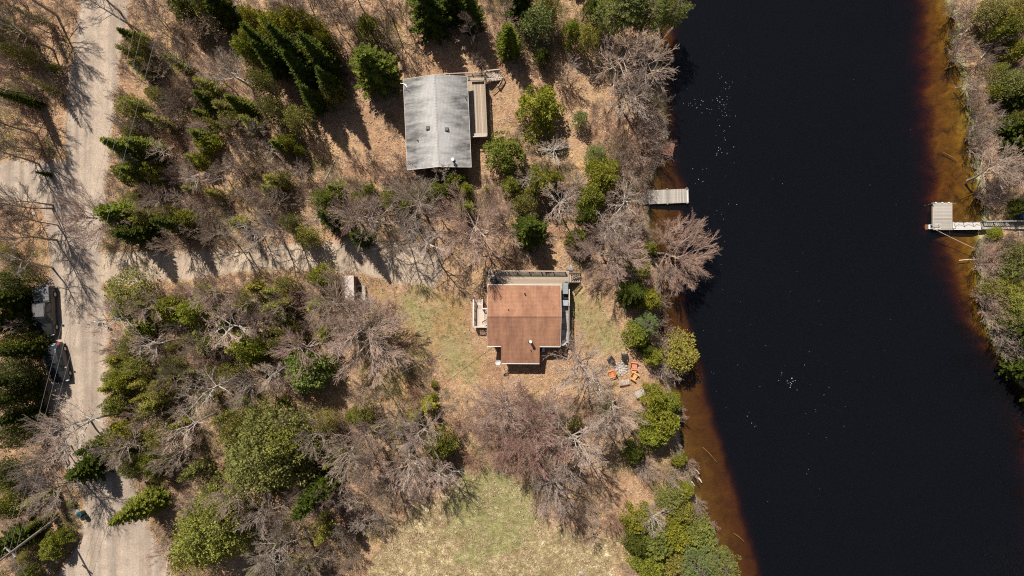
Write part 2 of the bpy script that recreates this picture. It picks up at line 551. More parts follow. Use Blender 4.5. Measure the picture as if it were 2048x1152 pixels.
def water_material():
    m, nt, out = mat('river_water')
    L = nt.links
    tr = nt.nodes.new('ShaderNodeBsdfTransparent'); tr.inputs[0].default_value = (0.98, 0.95, 0.90, 1)
    gl = nt.nodes.new('ShaderNodeBsdfGlossy'); gl.inputs['Roughness'].default_value = 0.04
    df = nt.nodes.new('ShaderNodeBsdfDiffuse'); df.inputs[0].default_value = (0.003, 0.0035, 0.0042, 1)
    v = pos(nt)
    sed = noise_tex(nt, v, 0.06, 4, 0.6, 1.2)
    L.new(ramp(nt, sed.outputs[0], [(0.2, (0.0036, 0.0042, 0.0058)), (0.8, (0.0046, 0.0050, 0.0064))]).outputs[0], df.inputs[0])
    mp = nt.nodes.new('ShaderNodeMapping'); mp.inputs['Scale'].default_value = (1.0, 2.6, 1); mp.inputs['Rotation'].default_value = (0, 0, 0.5)
    L.new(v, mp.inputs[0])
    n = noise_tex(nt, mp.outputs[0], 1.6, 4, 0.6, 0.3)
    bp = nt.nodes.new('ShaderNodeBump'); bp.inputs['Strength'].default_value = 0.35; bp.inputs['Distance'].default_value = 0.05
    L.new(n.outputs[0], bp.inputs['Height'])
    L.new(bp.outputs[0], gl.inputs['Normal'])
    fr = nt.nodes.new('ShaderNodeFresnel'); fr.inputs[0].default_value = 1.33
    L.new(bp.outputs[0], fr.inputs['Normal'])
    ad = nt.nodes.new('ShaderNodeAddShader'); L.new(tr.outputs[0], ad.inputs[0]); L.new(df.outputs[0], ad.inputs[1])
    mx = nt.nodes.new('ShaderNodeMixShader')
    L.new(fr.outputs[0], mx.inputs[0]); L.new(ad.outputs[0], mx.inputs[1]); L.new(gl.outputs[0], mx.inputs[2])
    L.new(mx.outputs[0], out.inputs['Surface'])
    va = nt.nodes.new('ShaderNodeVolumeAbsorption')
    va.inputs['Color'].default_value = (0.735, 0.545, 0.0, 1)
    va.inputs['Density'].default_value = 3.1
    L.new(va.outputs[0], out.inputs['Volume'])
    return m
M['water'] = water_material()
def river():
    mb = MB()
    # box follows the channel so that its sides stay buried in the banks
    top = []; bot = []
    ys = list(range(-1500, 2700, 60))
    for y in ys:
        l = P(float(line_x(y, SHORE_L)) - 26, y); r = P(float(line_x(y, SHORE_R)) + 26, y)
        mb.v += [(l.x, l.y, WZ), (r.x, r.y, WZ), (l.x, l.y, -6.5), (r.x, r.y, -6.5)]
    n = len(ys)
    for i in range(n - 1):
        a = i * 4; b = a + 4
        mb.f += [(a, b, b + 1, a + 1), (a + 2, a + 3, b + 3, b + 2), (a, a + 2, b + 2, b), (a + 1, b + 1, b + 3, a + 3)]
    e = (n - 1) * 4
    mb.f += [(0, 1, 3, 2), (e, e + 2, e + 3, e + 1)]
    me = mb.mesh('river')
    import bmesh
    bm = bmesh.new(); bm.from_mesh(me); bmesh.ops.recalc_face_normals(bm, faces=bm.faces); bm.to_mesh(me); bm.free()
    tag(link('river', me, M['water']), 'dark tannin brown river with amber shallows along both banks', None, None, 'structure')
river()

# ------------------------------------------------------------------ plant shapes
def grow(R_, limbs, twigs, p, d, L, r, lev, cfg):
    nseg = (5, 4, 3, 2, 1)[lev]
    pts = [p.copy()]; rad = [r]
    cur = p.copy(); dd = d.copy()
    curl = cfg['curl']
    for i in range(nseg):
        j = cfg['jit'] * (0.6 + 0.4 * lev)
        dd = (dd + Vector((R_.gauss(0, j), R_.gauss(0, j), R_.gauss(0, j) + curl))).normalized()
        cur = cur + dd * (L / nseg)
        pts.append(cur.copy()); rad.append(r * (1 - 0.75 * (i + 1) / nseg))
    last = cfg['levels']
    if lev >= last:
        twigs.spike(pts[0], pts[-1], r)
        return
    if lev <= 2:
        limbs.tube(pts, rad, (6, 5, 3)[lev], False)
    else:
        for i in range(nseg):
            twigs.spike(pts[i], pts[i + 1] + (pts[i + 1] - pts[i]) * .15, rad[i])
    nc = cfg['n'][lev]
    for k in range(nc):
        u = cfg['start'] + (1.0 - cfg['start']) * (k + R_.random()) / nc
        u = min(u, 0.999)
        f = u * nseg; i = int(f); t = f - i
        q = pts[i].lerp(pts[i + 1], t)
        ax = (pts[i + 1] - pts[i]).normalized()
        side = ax.orthogonal().normalized()
        side.rotate(Matrix.Rotation(R_.random() * 6.283, 3, ax))
        ang = cfg['ang'] * R_.uniform(0.7, 1.25)
        nd = (ax * math.cos(ang) + side * math.sin(ang) + Vector((0, 0, cfg['up']))).normalized()
        nl = L * cfg['ratio'] * R_.uniform(0.75, 1.25) * (1.2 - 0.5 * u)
        grow(R_, limbs, twigs, q, nd, nl, max(r * (1 - 0.7 * u) * (0.66 if lev < 2 else 0.6), cfg['rmin']), lev + 1, cfg)

def bare_meshes(name, seed, h, R0, nl=16, low=0.3, cfg=None, fat=1.0):
    R_ = random.Random(seed)
    c = dict(n=(0, 8, 7, 4), start=0.22, ang=0.75, up=0.16, ratio=0.48, curl=0.05, jit=0.055, rmin=0.0135, levels=4)
    c.update(cfg or {})
    limbs = MB(); twigs = MB()
    r0 = (0.010 * h + 0.035) * fat
    pts = [Vector((0, 0, -0.3))]; rad = [r0 * 1.25]
    cur = Vector((0, 0, -0.3)); lean = Vector((R_.gauss(0, .05), R_.gauss(0, .05), 1)).normalized()
    m = 8
    for i in range(m):
        lean = (lean + Vector((R_.gauss(0, .07), R_.gauss(0, .07), 0.12))).normalized()
        cur = cur + lean * (h * 0.86 / m)
        pts.append(cur.copy()); rad.append(r0 * (1 - 0.82 * (i + 1) / m))
    limbs.tube(pts, rad, 7)
    az = R_.random() * 6.28
    for k in range(nl):
        t = low + (1 - low) * (k + 0.5 * R_.random()) / nl
        f = t * m; i = min(int(f), m - 1)
        q = pts[i].lerp(pts[i + 1], f - i)
        az += 2.4 + R_.uniform(-.4, .4)
        s = (t - low) / (1 - low)
        el = math.radians(22 + 48 * s) + R_.uniform(-.15, .15)
        L = R0 * (0.75 + 0.45 * math.sin(math.pi * min(1, s * 0.9 + 0.12))) * R_.uniform(0.8, 1.12)
        if s > 0.85: L *= 0.75
        d = Vector((math.cos(az) * math.cos(el), math.sin(az) * math.cos(el), math.sin(el)))
        grow(R_, limbs, twigs, q, d, L, rad[i] * 0.45 + 0.014, 1, c)
    return limbs.mesh(name + '_trunk'), twigs.mesh(name + '_crown')

def shrub_meshes(name, seed, h, R0, stems=16, cfg=None):
    R_ = random.Random(seed)
    c = dict(n=(0, 7, 5, 3), start=0.2, ang=0.6, up=0.25, ratio=0.45, curl=0.06, jit=0.075, rmin=0.0135, levels=4)
    c.update(cfg or {})
    limbs = MB(); twigs = MB()
    for k in range(stems):
        az = 2.4 * k + R_.uniform(-.3, .3)
        el = math.radians(R_.uniform(28, 80))
        d = Vector((math.cos(az) * math.cos(el), math.sin(az) * math.cos(el), math.sin(el)))
        q = Vector((math.cos(az) * .12, math.sin(az) * .12, -0.1))
        L = R0 / max(0.45, math.cos(el)) * R_.uniform(.7, 1.05)
        L = min(L, h)
        grow(R_, limbs, twigs, q, d, L, 0.028, 1, c)
    return limbs.mesh(name + '_stem'), twigs.mesh(name + '_crown')

def kite(mb, p, d, up, L, w):
    s = d.cross(up)
    if s.length < 1e-4: s = d.orthogonal()
    s.normalize()
    m = p + d * (L * .55)
    mb.quad(tuple(p), tuple(m - s * w), tuple(p + d * L), tuple(m + s * w))

def spruce_meshes(name, seed, h, R0, step=0.27, droop=-0.12, dens=0.15, power=0.85, wid=0.085, ragged=0.2):
    R_ = random.Random(seed)
    tr = MB(); cr = MB()
    tr.tube([Vector((0, 0, -0.2)), Vector((0, 0, h * .5)), Vector((0, 0, h * .97))], [0.016 * h, 0.009 * h, 0.012], 6)
    z = 0.06 * h
    az = 0
    while z < h * 0.985:
        t = z / h
        Lm = R0 * ((1 - t) ** power) * (0.75 + 0.25 * min(1, t / 0.12)) + 0.06
        nb = int(7 + 3 * (1 - t))
        for b in range(nb):
            az += 2 * math.pi / nb + R_.uniform(-.2, .2)
            L = Lm * R_.uniform(1 - ragged * 2, 1 + ragged)
            d = Vector((math.cos(az), math.sin(az), droop + 0.55 * t + R_.uniform(-.1, .1))).normalized()
            p = Vector((0, 0, z + R_.uniform(-.1, .1)))
            if L > 0.5:
                tr.spike(p, p + d * L * .9, 0.02)
            s = L * 0.12
            while s < L:
                u = s / L
                q = p + d * s + Vector((0, 0, -0.10 * L * math.sin(u * 3.1)))
                sl = 0.34 * L * (1 - u) + 0.15
                for sg in (-1, 1):
                    a = az + sg * R_.uniform(.5, 1.05)
                    dv = Vector((math.cos(a), math.sin(a), R_.uniform(-.35, .28))).normalized()
                    upv = Vector((R_.gauss(0, .6), R_.gauss(0, .6), 1)).normalized()
                    kite(cr, q, dv, upv, sl * R_.uniform(.75, 1.15), wid * R_.uniform(.8, 1.3))
                if R_.random() < .5:
                    dv = Vector((d.x, d.y, R_.uniform(.2, .8))).normalized()
                    kite(cr, q, dv, Vector((R_.gauss(0, 1), R_.gauss(0, 1), .3)).normalized(), 0.22, 0.05)
                s += dens * R_.uniform(.8, 1.2)
            kite(cr, p + d * (L * .93), d, Vector((0, 0, 1)), 0.2, 0.06)
        z += step * (0.75 + 0.5 * R_.random()) * (0.75 + 0.35 * (1 - t))
    kite(cr, Vector((0, 0, h * .93)), Vector((0, 0, 1)), Vector((0, 1, 0)), h * .09, 0.05)
    kite(cr, Vector((0, 0, h * .93)), Vector((0, 0, 1)), Vector((1, 0, 0)), h * .09, 0.05)
    return tr.mesh(name + '_trunk'), cr.mesh(name + '_crown')

def cedar_meshes(name, seed, h, R0, lobes=22, sprays=150, size=0.26, hole=0.25, low=0.1):
    """Broad evergreen of many leaders, each a tapering plume of small flat sprays."""
    R_ = random.Random(seed)
    tr = MB(); cr = MB()
    tr.tube([Vector((0, 0, -0.2)), Vector((0, 0, h * .45)), Vector((0, 0, h * .85))], [0.02 * h, 0.012 * h, 0.02], 6)
    for k in range(lobes):
        a = 2.4 * k + R_.uniform(-.5, .5)
        rr = R0 * math.sqrt((k + .5) / lobes) * R_.uniform(.6, 1.0)
        x = math.cos(a) * rr; y = math.sin(a) * rr
        zt = h * (1 - 0.62 * (rr / R0) ** 1.6) * R_.uniform(.78, 1.02)
        lr = R0 * R_.uniform(.16, .46)
        lh = h * R_.uniform(.28, .45)
        zc = max(zt - lh, low * h)
        tr.spike(Vector((0, 0, zc * .55)), Vector((x, y, zc + lh * .6)), 0.045)
        for s in range(sprays):
            t = R_.random() ** 0.75
            z = zc + lh * (1 - t) if R_.random() > .12 else zc - lh * .4 * R_.random()
            rad = lr * (t ** 0.6) * R_.uniform(.55, 1.05)
            b = R_.random() * 6.283
            q = Vector((x + math.cos(b) * rad, y + math.sin(b) * rad, z))
            dv = Vector((math.cos(b) * (.5 + t), math.sin(b) * (.5 + t), R_.uniform(.1, 1.1))).normalized()
            for f in range(2):
                d2 = (dv + Vector((R_.gauss(0, .4), R_.gauss(0, .4), R_.gauss(0, .3)))).normalized()
                kite(cr, q, d2, Vector((R_.gauss(0, 1), R_.gauss(0, 1), R_.gauss(0, 1))).normalized(), size * R_.uniform(.7, 1.3), size * .27)
    return tr.mesh(name + '_trunk'), cr.mesh(name + '_crown')

def pine_meshes(name, seed, h, R0, whorls=11, tuft=0.27):
    R_ = random.Random(seed)
    tr = MB(); cr = MB()
    tr.tube([Vector((0, 0, -0.2)), Vector((0, 0, h * .5)), Vector((0, 0, h * .96))], [0.018 * h, 0.011 * h, 0.03], 7)
    def put_tuft(q, d):
        for f in range(9):
            d2 = (d * .7 + Vector((R_.gauss(0, .6), R_.gauss(0, .6), R_.gauss(0, .6) + .2))).normalized()
            kite(cr, q, d2, Vector((R_.gauss(0, 1), R_.gauss(0, 1), R_.gauss(0, 1))).normalized(), tuft * R_.uniform(.7, 1.2), 0.035)
    for wi in range(whorls):
        t = 0.22 + 0.76 * wi / (whorls - 1)
        z = h * t
        L0 = R0 * (math.sin(math.pi * min(1, (1 - t) * 1.15 + .06)) ** .7) + .25
        nb = R_.randint(5, 7)
        a0 = R_.random() * 6.28
        for b in range(nb):
            az = a0 + b * 6.283 / nb + R_.uniform(-.25, .25)
            L = L0 * R_.uniform(.65, 1.15)
            d = Vector((math.cos(az), math.sin(az), R_.uniform(.05, .35))).normalized()
            p = Vector((0, 0, z + R_.uniform(-.15, .15)))
            pts = [p]; cur = p.copy(); dd = d.copy()
            for i in range(4):
                dd = (dd + Vector((R_.gauss(0, .1), R_.gauss(0, .1), .05))).normalized()
                cur = cur + dd * L / 4; pts.append(cur.copy())
            tr.tube(pts, [.045, .035, .028, .02, .01], 4, False)
            ns = max(3, int(L / .22))
            for s in range(ns):
                u = .25 + .75 * (s + R_.random()) / ns
                f = min(u * 4, 3.999); i = int(f)
                q = pts[i].lerp(pts[i + 1], f - i)
                a = az + R_.choice((-1, 1)) * R_.uniform(.4, 1.2)
                dv = Vector((math.cos(a), math.sin(a), R_.uniform(-.05, .35))).normalized()
                sl = (.42 * L * (1 - u) + .3) * R_.uniform(.6, 1.1)
                tr.spike(q, q + dv * sl, .014)
                for e in range(max(1, int(sl / .2))):
                    put_tuft(q + dv * (sl * (e + 1) / max(1, int(sl / .2))), dv)
            put_tuft(pts[-1], dd)
    put_tuft(Vector((0, 0, h * .97)), Vector((0, 0, 1)))
    return tr.mesh(name + '_trunk'), cr.mesh(name + '_crown')
# ------------------------------------------------------------------ houses, docks, vehicles
def wood(name, c, var=0.2):
    return simple(name, c, 0.85, var=var, scale=2.2, stretch=(6, 6, 6), perobj=0.5, bump=0.2)
M['deck'] = wood('weathered_deck', (0.37, 0.29, 0.215))
M['deck_pale'] = wood('pale_deck', (0.50, 0.41, 0.335), .15)
M['deck_grey'] = wood('grey_deck', (0.35, 0.315, 0.27), .3)
M['deck_slate'] = wood('slate_deck', (0.30, 0.28, 0.26))
M['rail_pale'] = simple('pale_rail', (0.66, 0.57, 0.50), 0.7, var=.12)
M['rail_dark'] = simple('dark_rail', (0.16, 0.11, 0.09), 0.7)
M['white'] = simple('white_paint', (0.78, 0.77, 0.74), 0.45, var=.06, spec=.5)
M['wall_brown'] = simple('brown_siding', (0.16, 0.10, 0.07), 0.7, stretch=(1, 1, 8))
M['wall_tan'] = simple('tan_siding', (0.38, 0.30, 0.22), 0.7, stretch=(1, 1, 8))
M['metal_dark'] = simple('dark_metal', (0.045, 0.043, 0.045), 0.45, .4)
M['metal'] = simple('galvanised_metal', (0.5, 0.5, 0.5), 0.4, .8, var=.1)
M['black'] = simple('black_plastic', (0.025, 0.025, 0.027), 0.5)
M['glass'] = simple('dark_glass', (0.03, 0.038, 0.046), 0.06, var=0.0, spec=.8)
M['black_paint'] = simple('black_car_paint', (0.018, 0.018, 0.019), 0.4, var=.1, spec=.4, coat=.3)
M['grey_paint'] = simple('charcoal_car_paint', (0.022, 0.022, 0.023), 0.35, var=.15, spec=.4, coat=.3)
M['tonneau'] = simple('vinyl_cover', (0.14, 0.14, 0.145), 0.6, var=.2)
M['dust_grey'] = simple('dusty_grey_roof', (0.115, 0.11, 0.11), 0.5, var=.25)
M['red_lens'] = simple('red_lens', (0.50, 0.02, 0.03), 0.25, var=0)
M['lens'] = simple('clear_lens', (0.6, 0.6, 0.62), 0.15, var=0)
M['tyre'] = simple('tyre_rubber', (0.02, 0.02, 0.02), 0.8)
M['teal'] = simple('teal_plastic', (0.015, 0.075, 0.085), 0.5)
M['grill_cover'] = simple('blue_grey_cover', (0.22, 0.25, 0.25), 0.6, var=.15)
M['glass_table'] = simple('frosted_table', (0.34, 0.37, 0.39), 0.25, var=.1)
M['orange'] = simple('orange_plastic', (0.72, 0.27, 0.10), 0.5, var=.1)
M['orange_pale'] = simple('pale_orange_plastic', (0.74, 0.37, 0.14), 0.5, var=.1)
M['coral'] = simple('coral_paint', (0.60, 0.24, 0.15), 0.5, var=.1)
M['stone'] = simple('field_stone', (0.42, 0.38, 0.34), 0.9, var=.35, scale=4, bump=.4, perobj=.3)
M['gang'] = simple('gangway_panel', (0.52, 0.49, 0.45), .6, var=.12, perobj=.12)
M['ash'] = simple('ash', (0.30, 0.29, 0.28), 0.95, var=.5, scale=9)
M['blue'] = simple('blue_plastic', (0.06, 0.19, 0.62), 0.45, var=.1)
M['rust'] = simple('rusty_brown_wood', (0.20, 0.095, 0.06), 0.8, var=.35, scale=5)
M['wire'] = simple('wire', (0.22, 0.21, 0.20), 0.6)
M['rope'] = simple('rope', (0.50, 0.36, 0.25), 0.8)
M['pole'] = simple('pole_wood', (0.33, 0.285, 0.24), 0.9, var=.25, stretch=(1, 1, .2))
M['straw_log'] = simple('bleached_log', (0.62, 0.54, 0.44), 0.8, var=.2)
M['pots'] = simple('clay_pot', (0.26, 0.20, 0.17), 0.8)

def shingle_mat(name, base, lo, pale, along, ridge=None):
    """Asphalt shingles: courses and tabs, granules, and streaks of wear down the slope. along: the object axis of the ridge."""
    m, nt, out = mat(name)
    L = nt.links
    co = objco(nt)
    sp = nt.nodes.new('ShaderNodeSeparateXYZ'); L.new(co, sp.inputs[0])
    cb = nt.nodes.new('ShaderNodeCombineXYZ')
    a, b = (('Y', 'X') if along == 'y' else ('X', 'Y'))
    L.new(sp.outputs[a], cb.inputs[0]); L.new(sp.outputs[b], cb.inputs[1])
    br = nt.nodes.new('ShaderNodeTexBrick')
    br.inputs['Scale'].default_value = 1.0
    br.inputs['Brick Width'].default_value = 0.33
    br.inputs['Row Height'].default_value = 0.14
    br.inputs['Mortar Size'].default_value = 0.012
    br.inputs['Color1'].default_value = c4(tuple(x * .93 for x in base))
    br.inputs['Color2'].default_value = c4(tuple(x * 1.06 for x in base))
    br.inputs['Mortar'].default_value = c4(tuple(x * .74 for x in base))
    L.new(cb.outputs[0], br.inputs['Vector'])
    mp = nt.nodes.new('ShaderNodeMapping')
    mp.inputs['Scale'].default_value = (0.50, 0.16, 1)
    L.new(cb.outputs[0], mp.inputs[0])
    st = noise_tex(nt, mp.outputs[0], 2.0, 5, 0.65, 0.3)
    mp2 = nt.nodes.new('ShaderNodeMapping')
    mp2.inputs['Scale'].default_value = (1.8, 0.45, 1)
    L.new(cb.outputs[0], mp2.inputs[0])
    st2 = noise_tex(nt, mp2.outputs[0], 1.6, 5, 0.7, 0.2)
    w = math_n(nt, 'ADD', math_n(nt, 'MULTIPLY', st.outputs[0], .72), math_n(nt, 'MULTIPLY', st2.outputs[0], .28))
    if ridge is not None:
        dist = math_n(nt, 'ABSOLUTE', math_n(nt, 'SUBTRACT', sp.outputs[b], ridge))
        up = math_n(nt, 'MULTIPLY', math_n(nt, 'SUBTRACT', 1.0, math_n(nt, 'MULTIPLY', dist, 0.42), True), 0.26)
        w = math_n(nt, 'ADD', w, up)
    r = ramp(nt, w, [(0.40, lo), (0.56, (1, 1, 1)), (0.72, pale)])
    c = mix(nt, 1.0, br.outputs[0], r.outputs[0], 'MULTIPLY')
    g = noise_tex(nt, co, 26, 2, .7)
    gr = ramp(nt, g.outputs[0], [(0.3, (.82, .82, .82)), (0.7, (1.18, 1.18, 1.18))])
    c = mix(nt, 1.0, c, gr.outputs[0], 'MULTIPLY')
    b_ = nt.nodes.new('ShaderNodeBsdfPrincipled')
    b_.inputs['Roughness'].default_value = 0.9
    b_.inputs['Specular IOR Level'].default_value = 0.15
    L.new(c, b_.inputs['Base Color'])
    bp = nt.nodes.new('ShaderNodeBump'); bp.inputs['Strength'].default_value = .4; bp.inputs['Distance'].default_value = .01
    L.new(br.outputs['Fac'], bp.inputs['Height']); bp.invert = True
    L.new(bp.outputs[0], b_.inputs['Normal'])
    L.new(b_.outputs[0], out.inputs[0])
    return m
M['shingle_grey'] = shingle_mat('grey_shingles', (0.30, 0.288, 0.275), (0.34, 0.33, 0.33), (1.5, 1.5, 1.48), 'y', 0.0)
M['shingle_red'] = shingle_mat('red_brown_shingles', (0.37, 0.19, 0.115), (0.70, 0.68, 0.70), (1.25, 1.22, 1.18), 'x')

def boards(parent, x0, x1, y0, y1, z, along, m, w=0.145, gap=0.012, th=0.03, name='board', rs=random.Random(5)):
    """Deck boards, each an object; alike boards share a mesh. along: the axis the boards run."""
    W = (x1 - x0) if along == 'y' else (y1 - y0)
    Ln = (y1 - y0) if along == 'y' else (x1 - x0)
    n = max(1, round(W / (w + gap)))
    p = W / n
    mb = MB()
    if along == 'y': mb.box(-(p - gap) / 2, (p - gap) / 2, -Ln / 2, Ln / 2, -th, 0)
    else: mb.box(-Ln / 2, Ln / 2, -(p - gap) / 2, (p - gap) / 2, -th, 0)
    me = mb.mesh(name); me.materials.append(m)
    for i in range(n):
        c = (i + .5) * p
        o = link(name, me, None, parent)
        jz = rs.uniform(-.003, .003); je = rs.uniform(-.008, .008)
        o.location = (x0 + c, (y0 + y1) / 2 + je, z + jz) if along == 'y' else ((x0 + x1) / 2 + je, y0 + c, z + jz)

def railing(parent, a, b, h=0.95, m=None, posts=1.5, gap=0.13, top=0.09, cross=False):
    """Posts, a top and a bottom rail and balusters between two points at deck level, as one railing part with its pieces below it."""
    a = Vector(a); b = Vector(b); d = b - a
    rl = MB(); rl.bar(a + Vector((0, 0, h)), b + Vector((0, 0, h)), top, .04)
    r = rl.build('railing', m, parent)
    q = MB(); q.bar(a + Vector((0, 0, .12)), b + Vector((0, 0, .12)), .04, .07); q.build('bottom_rail', m, r)
    n = max(1, round(d.length / posts))
    for i in range(n + 1):
        p = a + d * i / n
        q = MB(); q.bar(p - Vector((0, 0, .1)), p + Vector((0, 0, h - .02)), .09); q.build('post', m, r)
    nb = int(d.length / gap)
    bm_ = MB()
    if cross:
        for i in range(nb):
            p = a + d * (i + .2) / nb; s = a + d * min(1, (i + 1.6) / nb)
            bm_.bar(p + Vector((0, 0, .14)), s + Vector((0, 0, h - .03)), .035, .02)
            bm_.bar(s + Vector((0, 0, .14)), p + Vector((0, 0, h - .03)), .035, .02)
    else:
        for i in range(nb):
            p = a + d * (i + .5) / nb
            bm_.bar(p + Vector((0, 0, .12)), p + Vector((0, 0, h - .02)), .038)
    o = bm_.build('baluster_panel', m, r); o['kind'] = 'stuff'
    return r

class Fr:
    """A house frame: photograph pixels at height h to the frame's own coordinates."""
    def __init__(s, px, py, h, rot):
        c = P(px, py, h); s.o = Vector((c.x, c.y)); s.r = rot; s.z = 0.0
    def __call__(s, px, py, h=0.0):
        p = P(px, py, h); d = Vector((p.x, p.y)) - s.o
        c, n = math.cos(-s.r), math.sin(-s.r)
        return (d.x * c - d.y * n, d.x * n + d.y * c)
    def root(s, name):
        return empty(name, (s.o.x, s.o.y, 0), s.r)

def slab(mb, pts, th):
    """A thick plate: pts is the upper face (counter-clockwise from above)."""
    n = len(mb.v); k = len(pts)
    mb.v += [tuple(p) for p in pts] + [(p[0], p[1], p[2] - th) for p in pts]
    mb.f.append(tuple(range(n, n + k))); mb.f.append(tuple(n + k + k - 1 - i for i in range(k)))
    for i in range(k):
        j = (i + 1) % k
        mb.f.append((n + i, n + k + i, n + k + j, n + j))

def pipe_vent(parent, x, y, z, r=.05, h=.35, m=None, name='vent_pipe', cap=0):
    mb = MB(); mb.cyl((x, y, z - .1), r, h + .1, 10)
    o = mb.build(name, m, parent)
    f = MB(); f.cyl((x, y, z - .05), r * 2.2, .07, 12, r * 1.2); f.build('flashing', M['metal_dark'], o)
    if cap:
        c = MB(); c.cyl((x, y, z + h + .04), cap, .10, 12, cap * .8); c.cyl((x, y, z + h - .08), cap * .55, .10, 12); c.build('cap', M['white'], o)
    return o

def window(parent, cx, cy, cz, w, h, nx, ny, frame_m=None):
    """A framed window on a wall whose outward normal is nx, ny."""
    t = Vector((-ny, nx, 0)); n = Vector((nx, ny, 0)); c = Vector((cx, cy, cz))
    f = MB()
    for sx in (-1, 1):
        f.bar(c + t * sx * w / 2 + n * .02 - Vector((0, 0, h / 2 + .04)), c + t * sx * w / 2 + n * .02 + Vector((0, 0, h / 2 + .04)), .08, .08)
    for sz in (-1, 1):
        f.bar(c - t * w / 2 + n * .02 + Vector((0, 0, sz * h / 2)), c + t * w / 2 + n * .02 + Vector((0, 0, sz * h / 2)), .07, .07)
    o = f.build('window', frame_m or M['white'], parent)
    g = MB(); a = c + n * .012
    g.poly([a - t * w / 2 - Vector((0, 0, h / 2)), a + t * w / 2 - Vector((0, 0, h / 2)), a + t * w / 2 + Vector((0, 0, h / 2)), a - t * w / 2 + Vector((0, 0, h / 2))])
    g.build('pane', M['glass'], o)

def dish(parent, p, aim, s=.38):
    """Satellite dish on a bent arm: dish, arm and receiver."""
    p = Vector(p); aim = Vector(aim).normalized()
    t = aim.orthogonal().normalized(); u = aim.cross(t)
    mb = MB(); rings = 4; k = 14
    n0 = 0
    for side in (0, .012):
        for i in range(rings + 1):
            r = s * i / rings
            for j in range(k):
                a = 2 * math.pi * j / k
                q = p + (t * math.cos(a) + u * math.sin(a) * .88) * r + aim * (r * r * .55 - side)
                mb.v.append(tuple(q))
        for i in range(rings):
            for j in range(k):
                a = n0 + i * k + j; b = n0 + i * k + (j + 1) % k
                mb.f.append((a, b, b + k, a + k) if side == 0 else (a + k, b + k, b, a))
        n0 = len(mb.v)
    o = mb.build('satellite_dish', M['white'], parent, True)
    a = MB(); a.tube([p - aim * .02, p - aim * .25 - Vector((0, 0, .1)), p - aim * .3 - Vector((0, 0, .55))], [.025] * 3, 6); a.build('mount', M['metal'], o)
    a = MB(); a.tube([p - u * s * .8 + aim * .02, p - u * .22 + aim * s * .9], [.015] * 2, 5); a.cyl(tuple(p - u * .20 + aim * s * .92), .04, .1, 8); a.build('receiver', M['white'], o)

# ---- grey roofed cottage
EH = 2.9
g = Fr(874.5, 246.5, EH, math.radians(2.6))
G = g.root('grey_roofed_cottage')
tag(G, 'cottage with worn grey shingle roof and long deck on its river side', 'cottage')
hw, hl = 3.42, 4.83
rh = EH + 1.15
w = MB()
w.box(-hw + .35, hw - .35, -hl + .3, hl - .3, -.1, EH - .12)
for s in (-1, 1):
    y = s * (hl - .3); n = len(w.v)
    w.v += [(-hw + .35, y, EH - .12), (hw - .35, y, EH - .12), (0, y, rh - .14)]
    w.f.append((n, n + 1, n + 2) if s < 0 else (n + 1, n, n + 2))
w.build('wall', M['wall_brown'], G)
for s in (-1, 1):
    mb = MB()
    rp = [(0, -hl, rh), (s * hw, -hl, EH), (s * hw, hl, EH), (0, hl, rh)]
    if s < 0: rp = rp[::-1]
    slab(mb, rp, .07)
    mb.build('roof_slope', M['shingle_grey'], G)
    f = MB(); f.box(min(s * hw, s * (hw + .03)), max(s * hw, s * (hw + .03)), -hl, hl, EH - .2, EH + .01); f.build('fascia', M['rail_pale'], G)
    for e in (-1, 1):
        f = MB(); f.bar((s * hw, e * (hl + .02), EH - .06), (0, e * (hl + .02), rh - .06), .04, .16); f.build('barge_board', M['rail_pale'], G)
mb = MB()
k_ = int(2 * hl / .3)
for i in range(k_):
    y0 = -hl + i * 2 * hl / k_; y1 = y0 + 2 * hl / k_ - .012
    for s in (-1, 1):
        q = [(0, y0, rh + .022 + .008 * (i % 2)), (s * .16, y0, rh - .03 + .008 * (i % 2)), (s * .16, y1, rh - .03 + .008 * (i % 2)), (0, y1, rh + .022 + .008 * (i % 2))]
        mb.poly(q if s > 0 else q[::-1])
o = mb.build('ridge_cap', M['shingle_grey'], G)
def rz_(x): return EH + (rh - EH) * (1 - abs(x) / hw)
for px_, py_ in ((855.5, 256), (893.5, 258.5)):
    x, y = g(px_, py_, 3.8)
    mb = MB(); mb.box(x - .19, x + .19, y - .19, y + .19, rz_(x) - .05, rz_(x) + .17); o = mb.build('roof_vent', M['metal_dark'], G)
    mb = MB(); mb.box(x - .14, x + .14, y - .14, y + .14, rz_(x) + .171, rz_(x) + .21); mb.build('vent_lid', M['dust_grey'], o)
x, y = g(835, 280, 3.5); pipe_vent(G, x, y, rz_(x), .06, .32, M['metal_dark'])
x, y = g(931, 195, 3.2); pipe_vent(G, x, y, rz_(x), .05, .4, M['metal_dark'])
x, y = g(906, 320, 3.9); pipe_vent(G, x, y, rz_(x), .11, .65, M['metal'], 'chimney_flue', .2)
mb = MB(); x, y = g(811, 171, 3.2)
mb.tube([Vector((x - .1, y, EH)), Vector((x - .1, y, EH + .9)), Vector((x + .25, y - .35, EH + 1.0))], [.025] * 3, 6)
mb.tube([Vector((x - .45, y + .1, EH + .9)), Vector((x + .2, y - .1, EH + .92))], [.015] * 2, 5)
mb.build('aerial', M['metal'], G)
